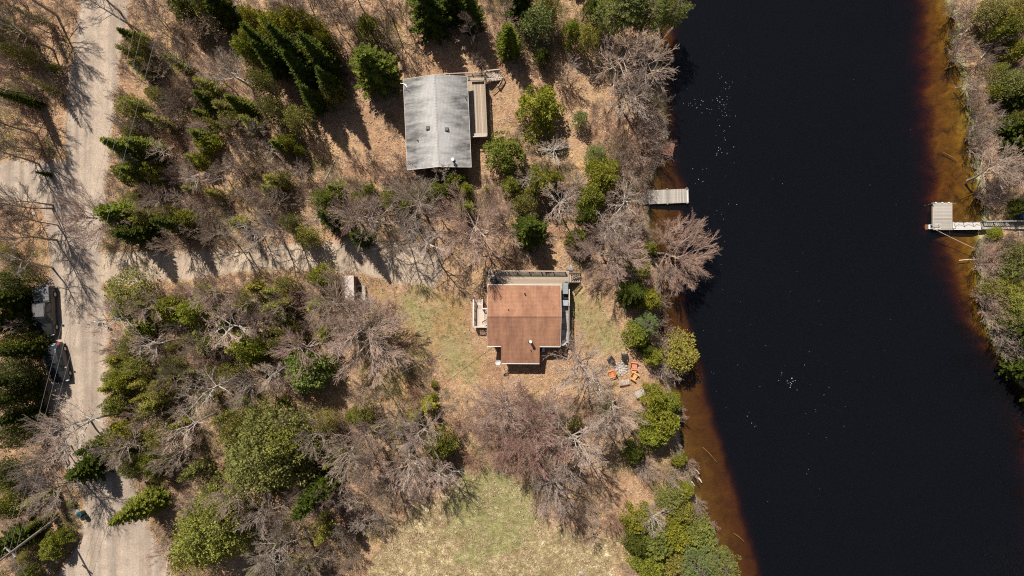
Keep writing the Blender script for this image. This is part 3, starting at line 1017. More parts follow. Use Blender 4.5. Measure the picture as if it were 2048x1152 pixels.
# chimney chase on the far gable
mb = MB(); x, y = g(882, 149, 3.0); mb.box(x - .52, x + .52, hl - .28, hl + .22, -.1, EH + .4); mb.build('chimney_chase', M['deck_grey'], G)
for yy in (-2.6, .2, 2.6):
    window(G, hw - .345, yy, 1.9, 1.3, 1.1, 1, 0)
    window(G, -hw + .345, yy, 1.9, 1.1, 1.0, -1, 0)
mb = MB(); mb.box(hw - .37, hw - .31, 1.05, 1.95, 1.1, 2.75); mb.build('door', M['white'], G)
# its deck
DZ = 1.15
D = g.root('grey_cottage_deck'); D.name = 'cottage_deck'
tag(D, 'long narrow brown plank deck with railing beside the grey roofed cottage', 'deck')
x0 = hw - .33; x1 = g(973, 215, DZ)[0]; y1 = g(955, 163, DZ)[1]; y0 = g(955, 276, DZ)[1]
boards(D, x0, x1, y0, y1, DZ, 'y', M['deck'])
mb = MB(); mb.box(x0 + .02, x1 - .02, y0 + .02, y1 - .02, DZ - .2, DZ - .04); mb.build('joist_frame', M['rail_dark'], D)
for xx in (x0 + .3, x1 - .08):
    for k in range(5):
        yy = y0 + .1 + (y1 - y0 - .2) * k / 4
        mb = MB(); mb.bar((xx, yy, -.4), (xx, yy, DZ - .2), .1); mb.build('post', M['deck'], D)
railing(D, (x1 - .05, y0 + .05, DZ), (x1 - .05, y1 - .35, DZ), .9, M['deck'])
mb = MB(); mb.box(x0 + .55, x1 - .1, y0 + .08, y0 + .42, DZ + .4, DZ + .45); o = mb.build('bench_seat', M['deck_pale'], D)
mb = MB(); mb.box(x0 + .5, x1 - .1, y0 - .06, y0 + .02, DZ + .78, DZ + .86); o = mb.build('bench_back', M['deck_pale'], D)
# walkway along the far gable and the skew stairs
xa = g(890, 150, 1.2)[0]
boards(D, g(930, 150, DZ)[0], x1 + .1, y1, y1 + .72, DZ - .03, 'x', M['deck'])
railing(D, (xa, y1 + .72, DZ), (x1 + .1, y1 + .74, DZ), .9, M['deck_pale'])
mb = MB(); mb.bar((x1 - 1.6, y1 + .15, DZ + .45), (x1 - .1, y1 + .12, DZ + .45), .3, .05); mb.build('bench_seat', M['deck'], D)
S = empty('stairs', (x1 + .1, y1 + .40, 0), math.radians(15)); S.parent = D
nst = 6
mbs = MB(); mbs.box(-.14, .14, -.42, .42, -.04, 0); st_me = mbs.mesh('tread'); st_me.materials.append(M['deck_pale'])
for i in range(nst):
    o = link('tread', st_me, None, S); o.location = (.16 + i * .27, 0, DZ - .02 - i * DZ / nst)
for s in (-1, 1):
    mb = MB(); mb.bar((0, s * .45, DZ - .1), (1.75, s * .45, .0), .05, .2)
    for i in range(11):
        xx = .08 + i * .155; zz = DZ - xx / 1.75 * DZ
        mb.bar((xx, s * .47, zz), (xx, s * .47, zz + .9), .035)
    mb.bar((-.02, s * .47, DZ + .9), (1.72, s * .47, .95), .11, .04)
    o = mb.build('stair_rail', M['deck_pale'], S)
# outbuilt landing rail at the foot
mb = MB()
for yy in (0, -.16, -.32):
    mb.bar(Vector((1.05, -1.15 + yy * .4, .8 + yy)), Vector((1.9, -.35 + yy * .4, .8 + yy)), .06)
mb.bar((1.05, -1.15, -.2), (1.05, -1.15, .85), .09); mb.bar((1.9, -.35, -.2), (1.9, -.35, .85), .09)
mb.build('lower_rail', M['deck'], S)

# ---- red roofed cottage
RH = 2.75
f = Fr(1048, 631.5, RH, math.radians(-.3))
R = f.root('red_roofed_cottage')
tag(R, 'cottage with red brown shingle roof and decks on three sides', 'cottage')
hx = 146 / 2 * (H - RH) / H / PM; hy = 122.5 / 2 * (H - RH) / H / PM
rz = RH + 1.05
bx0, by0 = f(1002, 727, RH - .45); bx1 = f(1079, 727, RH - .45)[0]
w = MB(); w.box(-hx + .3, hx - .3, -hy + .35, hy - .35, -.1, RH - .1)
for s in (-1, 1):
    x = s * (hx - .3); n = len(w.v)
    w.v += [(x, -hy + .35, RH - .1), (x, hy - .35, RH - .1), (x, 0, rz - .12)]
    w.f.append((n, n + 1, n + 2) if s > 0 else (n + 1, n, n + 2))
w.box(bx0 + .22, bx1 - .22, by0 + .3, -hy + .34, -.1, RH - .52)
w.build('wall', M['wall_tan'], R)
mb = MB(); slab(mb, [(-hx, 0, rz), (hx, 0, rz), (hx, hy, RH), (-hx, hy, RH)], .06); mb.build('roof_slope', M['shingle_red'], R)
sl = (rz - RH) / hy
mb = MB()
slab(mb, [(-hx, -hy, RH), (hx, -hy, RH), (hx, 0, rz), (-hx, 0, rz)], .06); mb.build('roof_slope', M['shingle_red'], R)
bz = RH - (-hy - by0) * sl
mb = MB(); slab(mb, [(bx0, by0, bz), (bx1, by0, bz), (bx1, -hy, RH - .002), (bx0, -hy, RH - .002)], .06); mb.build('porch_roof', M['shingle_red'], R)
mb = MB()
k_ = int(2 * hx / .3)
for i in range(k_):
    a_ = -hx + i * 2 * hx / k_; b_ = a_ + 2 * hx / k_ - .012; z_ = .008 * (i % 2)
    for s in (-1, 1):
        q = [(a_, 0, rz + .02 + z_), (b_, 0, rz + .02 + z_), (b_, s * .15, rz - .025 + z_), (a_, s * .15, rz - .025 + z_)]
        mb.poly(q if s > 0 else q[::-1])
mb.build('ridge_cap', M['shingle_red'], R)
for a_, b_, z_ in (((-hx, -hy - .03), (bx0, -hy - .03), RH - .05), ((bx1, -hy - .03), (hx, -hy - .03), RH - .05), ((bx0, by0 - .03), (bx1, by0 - .03), bz - .05), ((-hx, hy + .03), (hx, hy + .03), RH - .05)):
    mb = MB(); mb.bar((a_[0], a_[1], z_), (b_[0], b_[1], z_), .06, .12); mb.build('gutter', M['white'], R)
for s in (-1, 1):
    for e in (-1, 1):
        mb = MB(); mb.bar((s * (hx + .015), e * hy, RH - .05), (s * (hx + .015), 0, rz - .05), .03, .12); mb.build('barge_board', M['rail_pale'], R)
def rzz(y): return rz - abs(y) * sl
x, y = f(1061, 683, 3.4); pipe_vent(R, x, y, rzz(y), .13, .95, M['white'], 'chimney_flue', .17)
x, y = f(1050, 588.5, 3.3); pipe_vent(R, x, y, rzz(y), .07, .35, M['metal_dark'])
x, y = f(1017, 620, 3.6); pipe_vent(R, x, y, rzz(y), .05, .22, M['metal_dark'])
x, y = f(1062, 701, 2.9); pipe_vent(R, x, y, rzz(y), .05, .25, M['metal_dark'])
x, y = f(1127, 684, 2.8); dish(R, (x, y, RH + .25), (.6, -.55, .7), .42)
x, y = f(996, 724, 2.4); dish(R, (x, y, RH - .15), (-.1, -.5, .9), .33)
for xx in (-2.6, -.6, 1.6):
    window(R, xx, hy - .345, 1.8, 1.3, 1.1, 0, 1)
for yy in (-1.9, 1.9):
    window(R, hx - .295, yy, 1.8, 1.4, 1.3, 1, 0)
window(R, -hx + .295, -1.5, 1.8, 1.0, 1.0, -1, 0)
window(R, (bx0 + bx1) / 2, by0 + .295, 1.5, 1.4, .9, 0, -1)
mb = MB(); mb.box(-hx + .24, -hx + .3, .2, 1.1, .75, 2.7); mb.build('door', M['white'], R)
mb = MB(); mb.box(bx1 + .35, bx1 + .62, -hy - .75, -hy + .2, .0, 1.1); mb.build('heat_pump', M['metal'], R)
# upper deck wraps the river corner
Z1 = 1.65
D = f.root('wrap_around_deck')
tag(D, 'plank deck with dark lattice railing wrapping the red roofed cottage', 'deck')
ax0 = f(976, 556, Z1)[0]; ax1 = f(1138, 556, Z1)[0]; ay1 = f(1050, 541.5, Z1)[1]; ay0 = hy - .34
boards(D, ax0, ax1, ay0, ay1, Z1, 'x', M['deck'])
ex0 = hx - .28; ey1 = ay0; ey0 = f(1130, 611, Z1)[1]; ey00 = f(1130, 686, Z1 - .25)[1]
boards(D, ex0, ax1, ey0, ey1 - .006, Z1, 'y', M['deck_grey'])
boards(D, ex0, ax1, ey00, ey0 - .01, Z1 - .22, 'x', M['deck_grey'], .145)
mb = MB(); mb.box(ax0 + .03, ax1 - .03, ay0 + .02, ay1 - .03, Z1 - .2, Z1 - .035); mb.box(ex0, ax1 - .03, ey00 + .02, ey1 + .0, Z1 - .42, Z1 - .26); mb.build('joist_frame', M['rail_dark'], D)
for k in range(7):
    xx = ax0 + .1 + (ax1 - ax0 - .2) * k / 6
    mb = MB(); mb.bar((xx, ay1 - .1, -.4), (xx, ay1 - .1, Z1 - .2), .1); mb.build('post', M['deck'], D)
for k in range(6):
    yy = ey00 + .1 + (ay1 - ey00 - .3) * k / 6
    mb = MB(); mb.bar((ax1 - .1, yy, -.5), (ax1 - .1, yy, Z1 - .42), .1); mb.build('post', M['deck'], D)
r_ = railing(D, (ax0 + .5, ay1 - .05, Z1), (ax1 - .45, ay1 - .05, Z1), .85, M['deck'], 1.25, .12, .12, True)
railing(D, (ax1 - .04, ey0, Z1), (ax1 - .04, ay0 - .1, Z1), .85, M['rail_pale'], 1.4, .14, .09)
railing(D, (ax1 - .04, ey00, Z1 - .22), (ax1 - .04, ey0 - .1, Z1 - .22), .85, M['deck_slate'], 1.2, .14, .10)
# long steel mesh panels seen beside the wall
for k in range(6):
    yy = ey00 + .15 + (ey0 - ey00 - .2) * k / 6
    mb = MB(); mb.box(ex0 + .3, ex0 + .85, yy, yy + (ey0 - ey00 - .2) / 6 - .05, Z1 - .18, Z1 - .15); mb.build('mat_panel', M['gang'] if k % 2 else M['deck_grey'], D)
S = empty('stairs', (ax1, (f(1140, 548, 1)[1] + f(1140, 564, 1)[1]) / 2, 0)); S.parent = D
wd = .48
mbs = MB(); mbs.box(-.13, .13, -wd, wd, -.04, 0); st_me = mbs.mesh('tread'); st_me.materials.append(M['deck'])
for i in range(5):
    o = link('tread', st_me, None, S); o.location = (.15 + i * .26, 0, Z1 - .2 - i * Z1 / 6)
for s in (-1, 1):
    mb = MB()
    mb.bar((0, s * wd, Z1 - .15), (1.4, s * wd, 0), .05, .22)
    mb.bar((-.05, s * (wd + .03), Z1 + .85), (1.35, s * (wd + .03), .85), .09, .04)
    for i in range(9):
        xx = .08 + i * .15; zz = Z1 - xx / 1.4 * Z1
        mb.bar((xx, s * (wd + .03), zz), (xx + .12, s * (wd + .03), zz + .8), .03)
        mb.bar((xx + .12, s * (wd + .03), zz - .1), (xx, s * (wd + .03), zz + .88), .03)
    mb.build('stair_rail', M['rail_dark'], S)

# west deck
Z2 = .8
D = f.root('entry_deck')
tag(D, 'small pale plank entry deck with low rails beside red roofed cottage', 'deck')
wx0 = f(947.5, 630, Z2)[0]; wy1 = f(960, 617, Z2)[1]; wy0 = f(960, 653, Z2)[1]; wy2 = f(960, 599, Z2)[1]; wx2 = f(965, 610, Z2)[0]
boards(D, wx0 + .05, -hx + .3, wy0, wy1, Z2, 'y', M['deck_pale'])
boards(D, wx0 + .05, wx2, wy1 + .01, wy2, Z2 - .2, 'x', M['deck_pale'], .28)
mb = MB(); mb.box(wx0 + .06, -hx + .28, wy0 + .02, wy1 - .02, Z2 - .2, Z2 - .04); mb.build('joist_frame', M['rail_dark'], D)
for xx in (wx0 + .1, -hx - .1):
    for yy in (wy0 + .1, wy1 - .1):
        mb = MB(); mb.bar((xx, yy, -.4), (xx, yy, Z2 - .2), .1); mb.build('post', M['deck'], D)
railing(D, (wx0, wy0, Z2), (wx0, wy2, Z2), .9, M['rail_pale'], 1.0, .14, .14)
railing(D, (wx0, wy0, Z2), (-hx + .28, wy0, Z2), .9, M['rail_pale'], 1.2, .14, .12)
railing(D, (wx2, wy1, Z2 - .2), (wx2, wy2, Z2 - .2), .9, M['rail_pale'], .9, .14, .09)
railing(D, (wx2, wy1 + .02, Z2), (-hx + .25, wy1 + .02, Z2), .9, M['rail_pale'], .9, .14, .14)

# ---- deck furniture
def chair(name, loc, rz_, m, label, group=None, s=1.0, folding=False):
    t = empty(name, loc, rz_); t.scale = (s, s, s)
    tag(t, label, 'chair', group)
    for k in range(5):
        mb = MB(); mb.box(-.26, .26, -.25 + k * .1, -.25 + k * .1 + .085, .38 - k * .012, .40 - k * .012); mb.build('seat_slat', m, t)
    for k in range(5):
        mb = MB(); x = -.24 + k * .098
        mb.bar((x + .045, -.26, .34), (x + .045, -.50, .98 - abs(k - 2) * .04), .085, .02); mb.build('back_slat', m, t)
    for sx in (-1, 1):
        mb = MB(); mb.box(min(sx * .27, sx * .39), max(sx * .27, sx * .39), -.38, .30, .56, .58); mb.build('armrest', m, t)
        mb = MB(); mb.bar((sx * .31, .24, -.02), (sx * .31, .24, .56), .06, .08); mb.build('leg', m, t)
        mb = MB(); mb.bar((sx * .29, -.42, -.02), (sx * .29, .1, .4), .04, .12); mb.build('leg', m, t)
    return t
def wpt(px, py, h): p = P(px, py, h); return (p.x, p.y, h)
gr = empty('barbecue_grill', wpt(1130.5, 577, Z1)); tag(gr, 'long covered blue grey barbecue against the wall of the red cottage deck', 'barbecue')
mb = MB(); mb.box(-.33, .33, -.62, .62, .1, 1.0); mb.v[4:8] = [(-.3, -.58, .92), (.22, -.58, 1.02), (.22, .58, 1.02), (-.3, .58, .92)]; mb.build('cover', M['grill_cover'], gr)
mb = MB(); mb.box(-.12, .3, .63, .73, .8, .84); mb.build('side_shelf', M['black'], gr)
mb = MB(); mb.bar((.31, -.4, .75), (.31, .4, .75), .04); mb.build('handle', M['metal_dark'], gr)
for sx in (-.25, .25):
    for sy in (-.5, .5):
        mb = MB(); mb.bar((sx, sy, 0), (sx, sy, .12), .06); mb.build('leg', M['black'], gr)
chair('patio_chair', wpt(1131, 594, Z1), math.radians(180), M['black'], 'black patio chair between the covered barbecue and pale glass table', None, .9)
tb = empty('glass_table', wpt(1128, 605.5, Z1)); tag(tb, 'small pale blue topped table on the narrow deck of red cottage', 'table')
mb = MB(); mb.box(-.38, .38, -.3, .3, .66, .69); mb.build('tabletop', M['glass_table'], tb)
for sx in (-.33, .33):
    for sy in (-.25, .25):
        mb = MB(); mb.bar((sx, sy, 0), (sx, sy, .66), .04); mb.build('leg', M['metal_dark'], tb)
chair('patio_chair', wpt(990, 560, Z1), math.radians(-60), M['black'], 'dark patio chair in branch shade at the corner of lattice railed deck', None, 1.0)
chair('patio_chair', wpt(969, 645, Z2), math.radians(120), M['deck_pale'], 'pale slatted chair on the small entry deck', None, .85)
def pot(loc, r, h, m, m2, label, name='planter_pot'):
    t = empty(name, loc); tag(t, label, 'planter' if name == 'planter_pot' else 'barrel')
    mb = MB(); mb.cyl((0, 0, 0), r * .8, h, 16, r, True); mb.build('body', m, t)
    mb = MB()
    for i in range(16):
        a = i * 2 * math.pi / 16; b = (i + 1) * 2 * math.pi / 16
        mb.bar((math.cos(a) * r, math.sin(a) * r, h), (math.cos(b) * r, math.sin(b) * r, h), .06, .05)
    mb.build('rim', m2, t)
    mb = MB(); mb.cyl((0, 0, h), r * .8, .012, 16); mb.build('soil', M['tyre'], t)
pot(wpt(978.5, 547, .0), .33, 1.0, M['rail_dark'], M['deck_pale'], 'dark open topped barrel at the shaded corner of the deck', 'rain_barrel')
BR_ = 1
pot(wpt(971, 576, .0), .22, .4, M['pots'], M['pots'], 'small dark planter against wall near the entry deck')

# ---- shed
sh = Fr(698, 580, 2.1, math.radians(2))
T = sh.root('garden_shed'); tag(T, 'small shed with pale pinkish grey roof half hidden by bare branches', 'shed')
M['shed_roof'] = simple('pinkish_felt', (0.50, 0.42, 0.38), .9, var=.14, scale=2.5)
hwid = 21 / PM / 2 * .97; hlen = 56 / PM / 2
w = MB(); w.box(-hwid - .25, hwid - .08, -hlen + .08, hlen - .08, -.1, 2.0); w.build('wall', M['wall_brown'], T)
mb = MB(); slab(mb, [(-hwid * .35 - .55, -hlen, 1.95), (hwid, -hlen, 2.2), (hwid, hlen, 2.2), (-hwid * .35 - .55, hlen, 1.95)], .05); mb.build('roof', M['shed_roof'], T)
mb = MB(); mb.box(hwid - .08, hwid - .04, -.45, .45, 0, 1.85); mb.build('door', M['deck_grey'], T)
# ramp of boards on the shed's open side
rp = P(727.5, 589, .5); T2 = empty('board_ramp', (rp.x, rp.y, 0), math.radians(2)); tag(T2, 'narrow strip of cross laid boards on posts beside the shed', 'walkway')
boards(T2, -.19, .19, -.98, .98, .55, 'x', M['deck_pale'], .15)
for sx in (-.17, .17):
    mb = MB(); mb.box(sx - .03, sx + .03, -.98, .98, .40, .517); mb.build('joist', M['deck'], T2)
    for yy in (-.9, 0, .9):
        mb = MB(); mb.bar((sx, yy, -.2), (sx, yy, .4), .08); mb.build('post', M['deck'], T2)
for k in range(4):
    q = P(713 + k * 3.2, 572.5 + .2 * k, .3); 
lb = P(719, 573, .45); mb = MB(); mb.box(-.42, .42, -.06, .06, .35, .45); mb.box(-.40, .40, .08, .19, .35, .44)
o = mb.build('stacked_timber', M['deck_pale']); o.location = (lb.x, lb.y, 0); tag(o, 'two pale timbers lying between the shed and the board ramp', 'timber')

# ---- docks
d = Fr(1337, 391.5, 0, math.radians(2.2))
D = d.root('plank_dock'); D.location.z = WZ
tag(D, 'weathered grey plank dock reaching from the bank under bare trees', 'dock')
L2 = 84 / PM / 2; W2 = 28 / PM / 2
boards(D, -L2 - .5, L2, -W2, W2, .38, 'y', M['deck_grey'])
for s in (-1, 1):
    mb = MB(); mb.box(-L2 - .5, L2 - .02, s * (W2 - .06) - .04, s * (W2 - .06) + .04, .14, .345); mb.build('side_beam', M['deck_slate'], D)
mb = MB(); mb.box(L2 + .005, L2 + .05, -W2, W2, .16, .40); mb.build('end_board', M['deck_pale'], D)
for xx in (-L2 + .3, 0, L2 - .15):
    for s in (-1, 1):
        mb = MB(); mb.bar((xx, s * (W2 + .06), -2.2), (xx, s * (W2 + .06), .62 if xx > .5 else .5), .10); mb.build('post', M['deck'], D)
mb = MB(); mb.bar((L2 - .1, -W2 + .1, .42), (L2 - .1, W2 - .2, .42), .06, .05); mb.build('cleat_board', M['white'], D)

rf = Fr(1341, 295, 0, math.radians(-12))
D = rf.root('swim_raft'); D.location.z = WZ
tag(D, 'rusty brown wooden platform partly under twigs at the water edge', 'raft')
boards(D, -.75, .55, -.72, .72, .22, 'x', M['rust'], .2)
for s in (-.62, .62):
    mb = MB(); mb.box(-.7, .5, s - .06, s + .06, -.1, .185); mb.build('beam', M['rust'], D)

d = Fr(1891.5, 431.5, 0, 0)
D = d.root('floating_dock'); D.location.z = WZ
tag(D, 'square floating plank dock with white ladder on the far river bank', 'dock')
W2 = 37 / PM / 2; L2 = 55 / PM / 2
boards(D, -W2, W2, -L2, L2, .42, 'x', M['deck_grey'])
for s in (-1, 1):
    mb = MB(); mb.box(s * (W2 + .03) - .03, s * (W2 + .03) + .03, -L2, L2, .2, .44); mb.build('side_beam', M['deck_pale'], D)
mb = MB(); mb.box(-W2 + .05, W2 - .05, -L2 + .05, L2 - .05, -.2, .37); mb.build('float', M['black'], D)
for k in range(3):
    x = -W2 + .25 + k * .72
    mb = MB(); mb.box(x - .09, x + .09, L2 - .06, L2 + .05, .425, .50); mb.build('bumper', M['white'], D)
for sx, sy in ((-1, 1), (1, 1), (-1, -1), (1, -1)):
    mb = MB(); mb.cyl((sx * (W2 + .13), sy * (L2 - .15), -2), .045, 2.95, 8); mb.build('pile', M['metal'], D)
LA = empty('ladder', (-W2 - .05, -L2 + .37, 0)); LA.parent = D
for s in (-1, 1):
    mb = MB(); mb.tube([Vector((.62, s * .24, .44)), Vector((.55, s * .24, .95)), Vector((-.12, s * .24, .98)), Vector((-.2, s * .24, -.6))], [.03] * 4, 6); mb.build('side_rail', M['white'], LA)
for k in range(4):
    mb = MB(); mb.box(-.34 - .03 * k, -.14, -.24, .24, .15 - k * .25, .18 - k * .25); mb.build('step', M['white'] if k == 0 else M['rust'], LA)
mb = MB(); mb.box(-.6, -.26, -.28, .28, -.09, -.02); mb.build('swim_step', M['rust'], LA)

GW = d.root('gangway'); GW.location = P(1912, 451, 0) + Vector((0, 0, WZ)); GW.rotation_euler = (0, math.radians(-7), 0)
tag(GW, 'pale gangway with drooping rope rail linking floating dock to the bank', 'gangway')
gl_ = 54 / PM
boards(GW, .04, gl_, -.37, .37, .45, 'y', M['gang'], .3, .006)
for s in (-1, 1):
    mb = MB(); mb.box(.04, gl_, s * .40 - .025, s * .40 + .025, .33, .47); mb.build('side_beam', M['white'], GW)
pst = [.15, gl_ * .34 + .1, gl_ * .67 + .1, gl_ - .1]
for i, xx in enumerate(pst):
    mb = MB(); mb.cyl((xx, .36, .45), .03, .85, 7); mb.build('rail_post', M['metal_dark'], GW)
for i in range(3):
    pts = [Vector((pst[i] + (pst[i + 1] - pst[i]) * k / 8, .36, 1.27 - .42 * math.sin(math.pi * k / 8))) for k in range(9)]
    mb = MB(); mb.tube(pts, [.022] * 9, 5); mb.build('rope_rail', M['black'], GW)
BW = d.root('boardwalk'); b0 = P(1966, 451, 0); BW.location = (b0.x, b0.y, WZ + .36); BW.rotation_euler = (0, math.radians(-6), 0)
tag(BW, 'plank boardwalk with dark lattice railing climbing the far river bank', 'boardwalk')
bl_ = 5.6
boards(BW, 0, bl_, -.42, .42, .62, 'y', M['deck_grey'])
railing(BW, (0, .40, .62), (bl_, .40, .62), .85, M['deck_slate'], 1.1, .2, .09, True)
for s in (-1, 1):
    mb = MB(); mb.box(0, bl_, s * .38 - .03, s * .38 + .03, .42, .585); mb.build('side_beam', M['deck_slate'], BW)
    for xx in (.1, 1.5, 3.0, 4.4):
        mb = MB(); mb.bar((xx, s * .36, -1.2), (xx, s * .36, .42), .1); mb.build('post', M['deck_slate'], BW)
ST = d.root('bank_stairs'); b0 = P(2040, 462, 0); ST.location = (b0.x, b0.y, 0)
tag(ST, 'grey wooden steps going down from the boardwalk to a dark mat', 'stairs')
for k in range(5):
    mb = MB(); mb.box(-.25, .25, -.25 - k * .24, -.04 - k * .24, .0 - k * .02, .05 - k * .02); mb.build('tread', M['deck_grey'], ST)
for s in (-1, 1):
    mb = MB(); mb.bar((s * .28, 0, .3), (s * .28, -1.3, .15), .06, .1); mb.build('side_board', M['deck_pale'], ST)
bt = P(2041, 431, 0); o = empty('blue_kayak_seat', (bt.x, bt.y, 0)); o.name = 'storage_tub'
tag(o, 'bright blue plastic tub on far bank above the boardwalk', 'tub')
mb = MB(); mb.box(-.45, .35, -.25, .25, 0, .42); mb.build('body', M['blue'], o)
mb = MB(); mb.box(-.49, .39, -.29, .29, .42, .47); mb.build('lid', M['blue'], o)

# mooring rope
a = P(1876, 458, 0); b = P(1963, 504, 0)
mb = MB(); mb.tube([Vector((a.x, a.y, WZ + .45)).lerp(Vector((b.x, b.y, .1)), k / 6) - Vector((0, 0, .1 * math.sin(math.pi * k / 6))) for k in range(7)], [.028] * 7, 5)
tag(mb.build('mooring_rope', M['rope']), 'thin tan mooring rope from floating dock to brush on far bank', 'rope')

# ---- vehicles
def loft(stations):
    """Closed body from rings (y, half widths and heights at sill, belt, shoulder, roof)."""
    mb = MB()
    for y, ws, zs, wb, zb, wr, zr in stations:
        ring = [(-ws, zs), (-wb, zb - .12), (-wb, zb), (-wr, zr - .03), (-wr * .8, zr), (wr * .8, zr), (wr, zr - .03), (wb, zb), (wb, zb - .12), (ws, zs)]
        for x, z in ring: mb.v.append((x, y, z))
    k = 10; n = len(stations)
    for i in range(n - 1):
        for j in range(k):
            a = i * k + j; b = i * k + (j + 1) % k
            mb.f.append((a, a + k, b + k, b))
    mb.f.append(tuple(range(k))); mb.f.append(tuple((n - 1) * k + k - 1 - j for j in range(k)))
    return mb
def fixn(me):
    import bmesh
    bm = bmesh.new(); bm.from_mesh(me); bmesh.ops.recalc_face_normals(bm, faces=bm.faces); bm.to_mesh(me); bm.free()
def wheel(t, x, y, r=.37, w_=.25):
    mb = MB(); mb.tube([Vector((x - w_ / 2, y, r)), Vector((x + w_ / 2, y, r))], [r, r], 20)
    o = mb.build('wheel', M['tyre'], t)
    s = 1 if x > 0 else -1
    mb = MB(); mb.tube([Vector((x + s * w_ / 2 - s * .02, y, r)), Vector((x + s * w_ / 2 + s * .012, y, r))], [r * .62, r * .55], 14); mb.build('rim', M['metal'], o)
def bevel(o, w_=.04, seg=2):
    b = o.modifiers.new('round', 'BEVEL'); b.width = w_; b.segments = seg; b.limit_method = 'ANGLE'; b.angle_limit = .5
    return o
def glass(t, pts, name, m=None, th=.012):
    """A pane just proud of the body."""
    p = [Vector(q) for q in pts]; n = (p[1] - p[0]).cross(p[2] - p[0]).normalized()
    c = sum(p, Vector()) / len(p)
    if n.dot(c - Vector((0, c.y, .9))) < 0 and abs(n.z) < .9: n = -n
    if abs(n.z) >= .9 and n.z < 0: n = -n
    mb = MB(); mb.poly([q + n * th for q in p]); mb.poly([q - n * .02 for q in p][::-1])
    k = len(p)
    for i in range(k):
        j = (i + 1) % k; mb.poly([p[i] - n * .02, p[j] - n * .02, p[j] + n * th, p[i] + n * th])
    me = mb.mesh(name); fixn(me)
    return link(name, me, m or M['glass'], t)

def pickup(loc, rz_):
    t = empty('pickup_truck', loc, rz_); tag(t, 'black pickup truck with grey bed cover parked at the ditch side', 'pickup truck')
    W = .97
    st = [(-2.72, W * .8, .45, W * .86, .80, W * .80, .88), (-2.62, W * .93, .38, W * .96, .88, W * .88, 1.02), (-2.0, W, .36, W, .96, W * .90, 1.12), (-1.42, W, .36, W, 1.02, W * .90, 1.17),
          (-1.38, W, .36, W, 1.05, W * .88, 1.18), (-.72, W, .36, W, 1.10, W * .74, 1.80), (-.3, W, .36, W, 1.12, W * .75, 1.86), (.5, W, .36, W, 1.12, W * .76, 1.86), (.82, W, .36, W, 1.12, W * .75, 1.82),
          (1.0, W, .36, W, 1.14, W * .88, 1.28), (1.06, W, .36, W, 1.16, W * .93, 1.27), (2.55, W, .40, W, 1.16, W * .93, 1.27), (2.68, W * .97, .45, W * .96, 1.1, W * .9, 1.22)]
    mb = loft(st); me = mb.mesh('body'); fixn(me); bevel(link('body', me, M['black_paint'], t), .03)
    glass(t, [(-.80, -1.36, 1.19), (.80, -1.36, 1.19), (.62, -.78, 1.76), (-.62, -.78, 1.76)], 'windshield', th=.03)
    glass(t, [(.60, .86, 1.76), (-.60, .86, 1.76), (-.76, .99, 1.34), (.76, .99, 1.34)], 'rear_window', th=.02)
    for s in (-1, 1):
        glass(t, [(s * .97, -1.1, 1.14), (s * .97, -.2, 1.16), (s * .745, -.25, 1.78), (s * .735, -.72, 1.74)], 'side_window', th=.02)
        glass(t, [(s * .97, -.1, 1.16), (s * .97, .8, 1.16), (s * .745, .72, 1.76), (s * .75, -.15, 1.78)], 'side_window', th=.02)
        mb = MB(); mb.box(min(s * .98, s * 1.2), max(s * .98, s * 1.2), -1.1, -.96, 1.05, 1.27); bevel(mb.build('mirror', M['black'], t), .03)
        mb = MB(); mb.box(min(s * .6, s * .92), max(s * .6, s * .92), -2.72, -2.58, .72, .90); mb.build('headlight', M['lens'], t)
        mb = MB(); mb.box(min(s * .80, s * .955), max(s * .80, s * .955), 2.60, 2.71, .75, 1.12); mb.build('taillight', M['red_lens'], t)
        wheel(t, s * .86, -1.85, .39); wheel(t, s * .86, 1.75, .39)
    mb = MB()
    slab(mb, [(-.86, 1.10, 1.315), (.86, 1.10, 1.315), (.86, 2.58, 1.315), (-.86, 2.58, 1.315)], .05); bevel(mb.build('bed_cover', M['tonneau'], t), .02)
    mb = MB(); slab(mb, [(-.60, -.62, 1.872), (.60, -.62, 1.872), (.60, .78, 1.872), (-.60, .78, 1.872)], .02); bevel(mb.build('roof_panel', M['dust_grey'], t), .01)
    for yy in (1.56, 2.06):
        mb = MB(); mb.box(-.86, .86, yy - .012, yy + .012, 1.316, 1.325); mb.build('cover_seam', M['black'], t)
    mb = MB(); mb.box(-.9, .9, 2.68, 2.80, .45, .62); mb.build('bumper', M['metal'], t)
    mb = MB(); mb.box(-.9, .9, -2.82, -2.70, .42, .60); mb.build('bumper', M['metal_dark'], t)
    mb = MB(); mb.box(-.55, .55, -2.76, -2.66, .62, .86); mb.build('grille', M['metal_dark'], t)

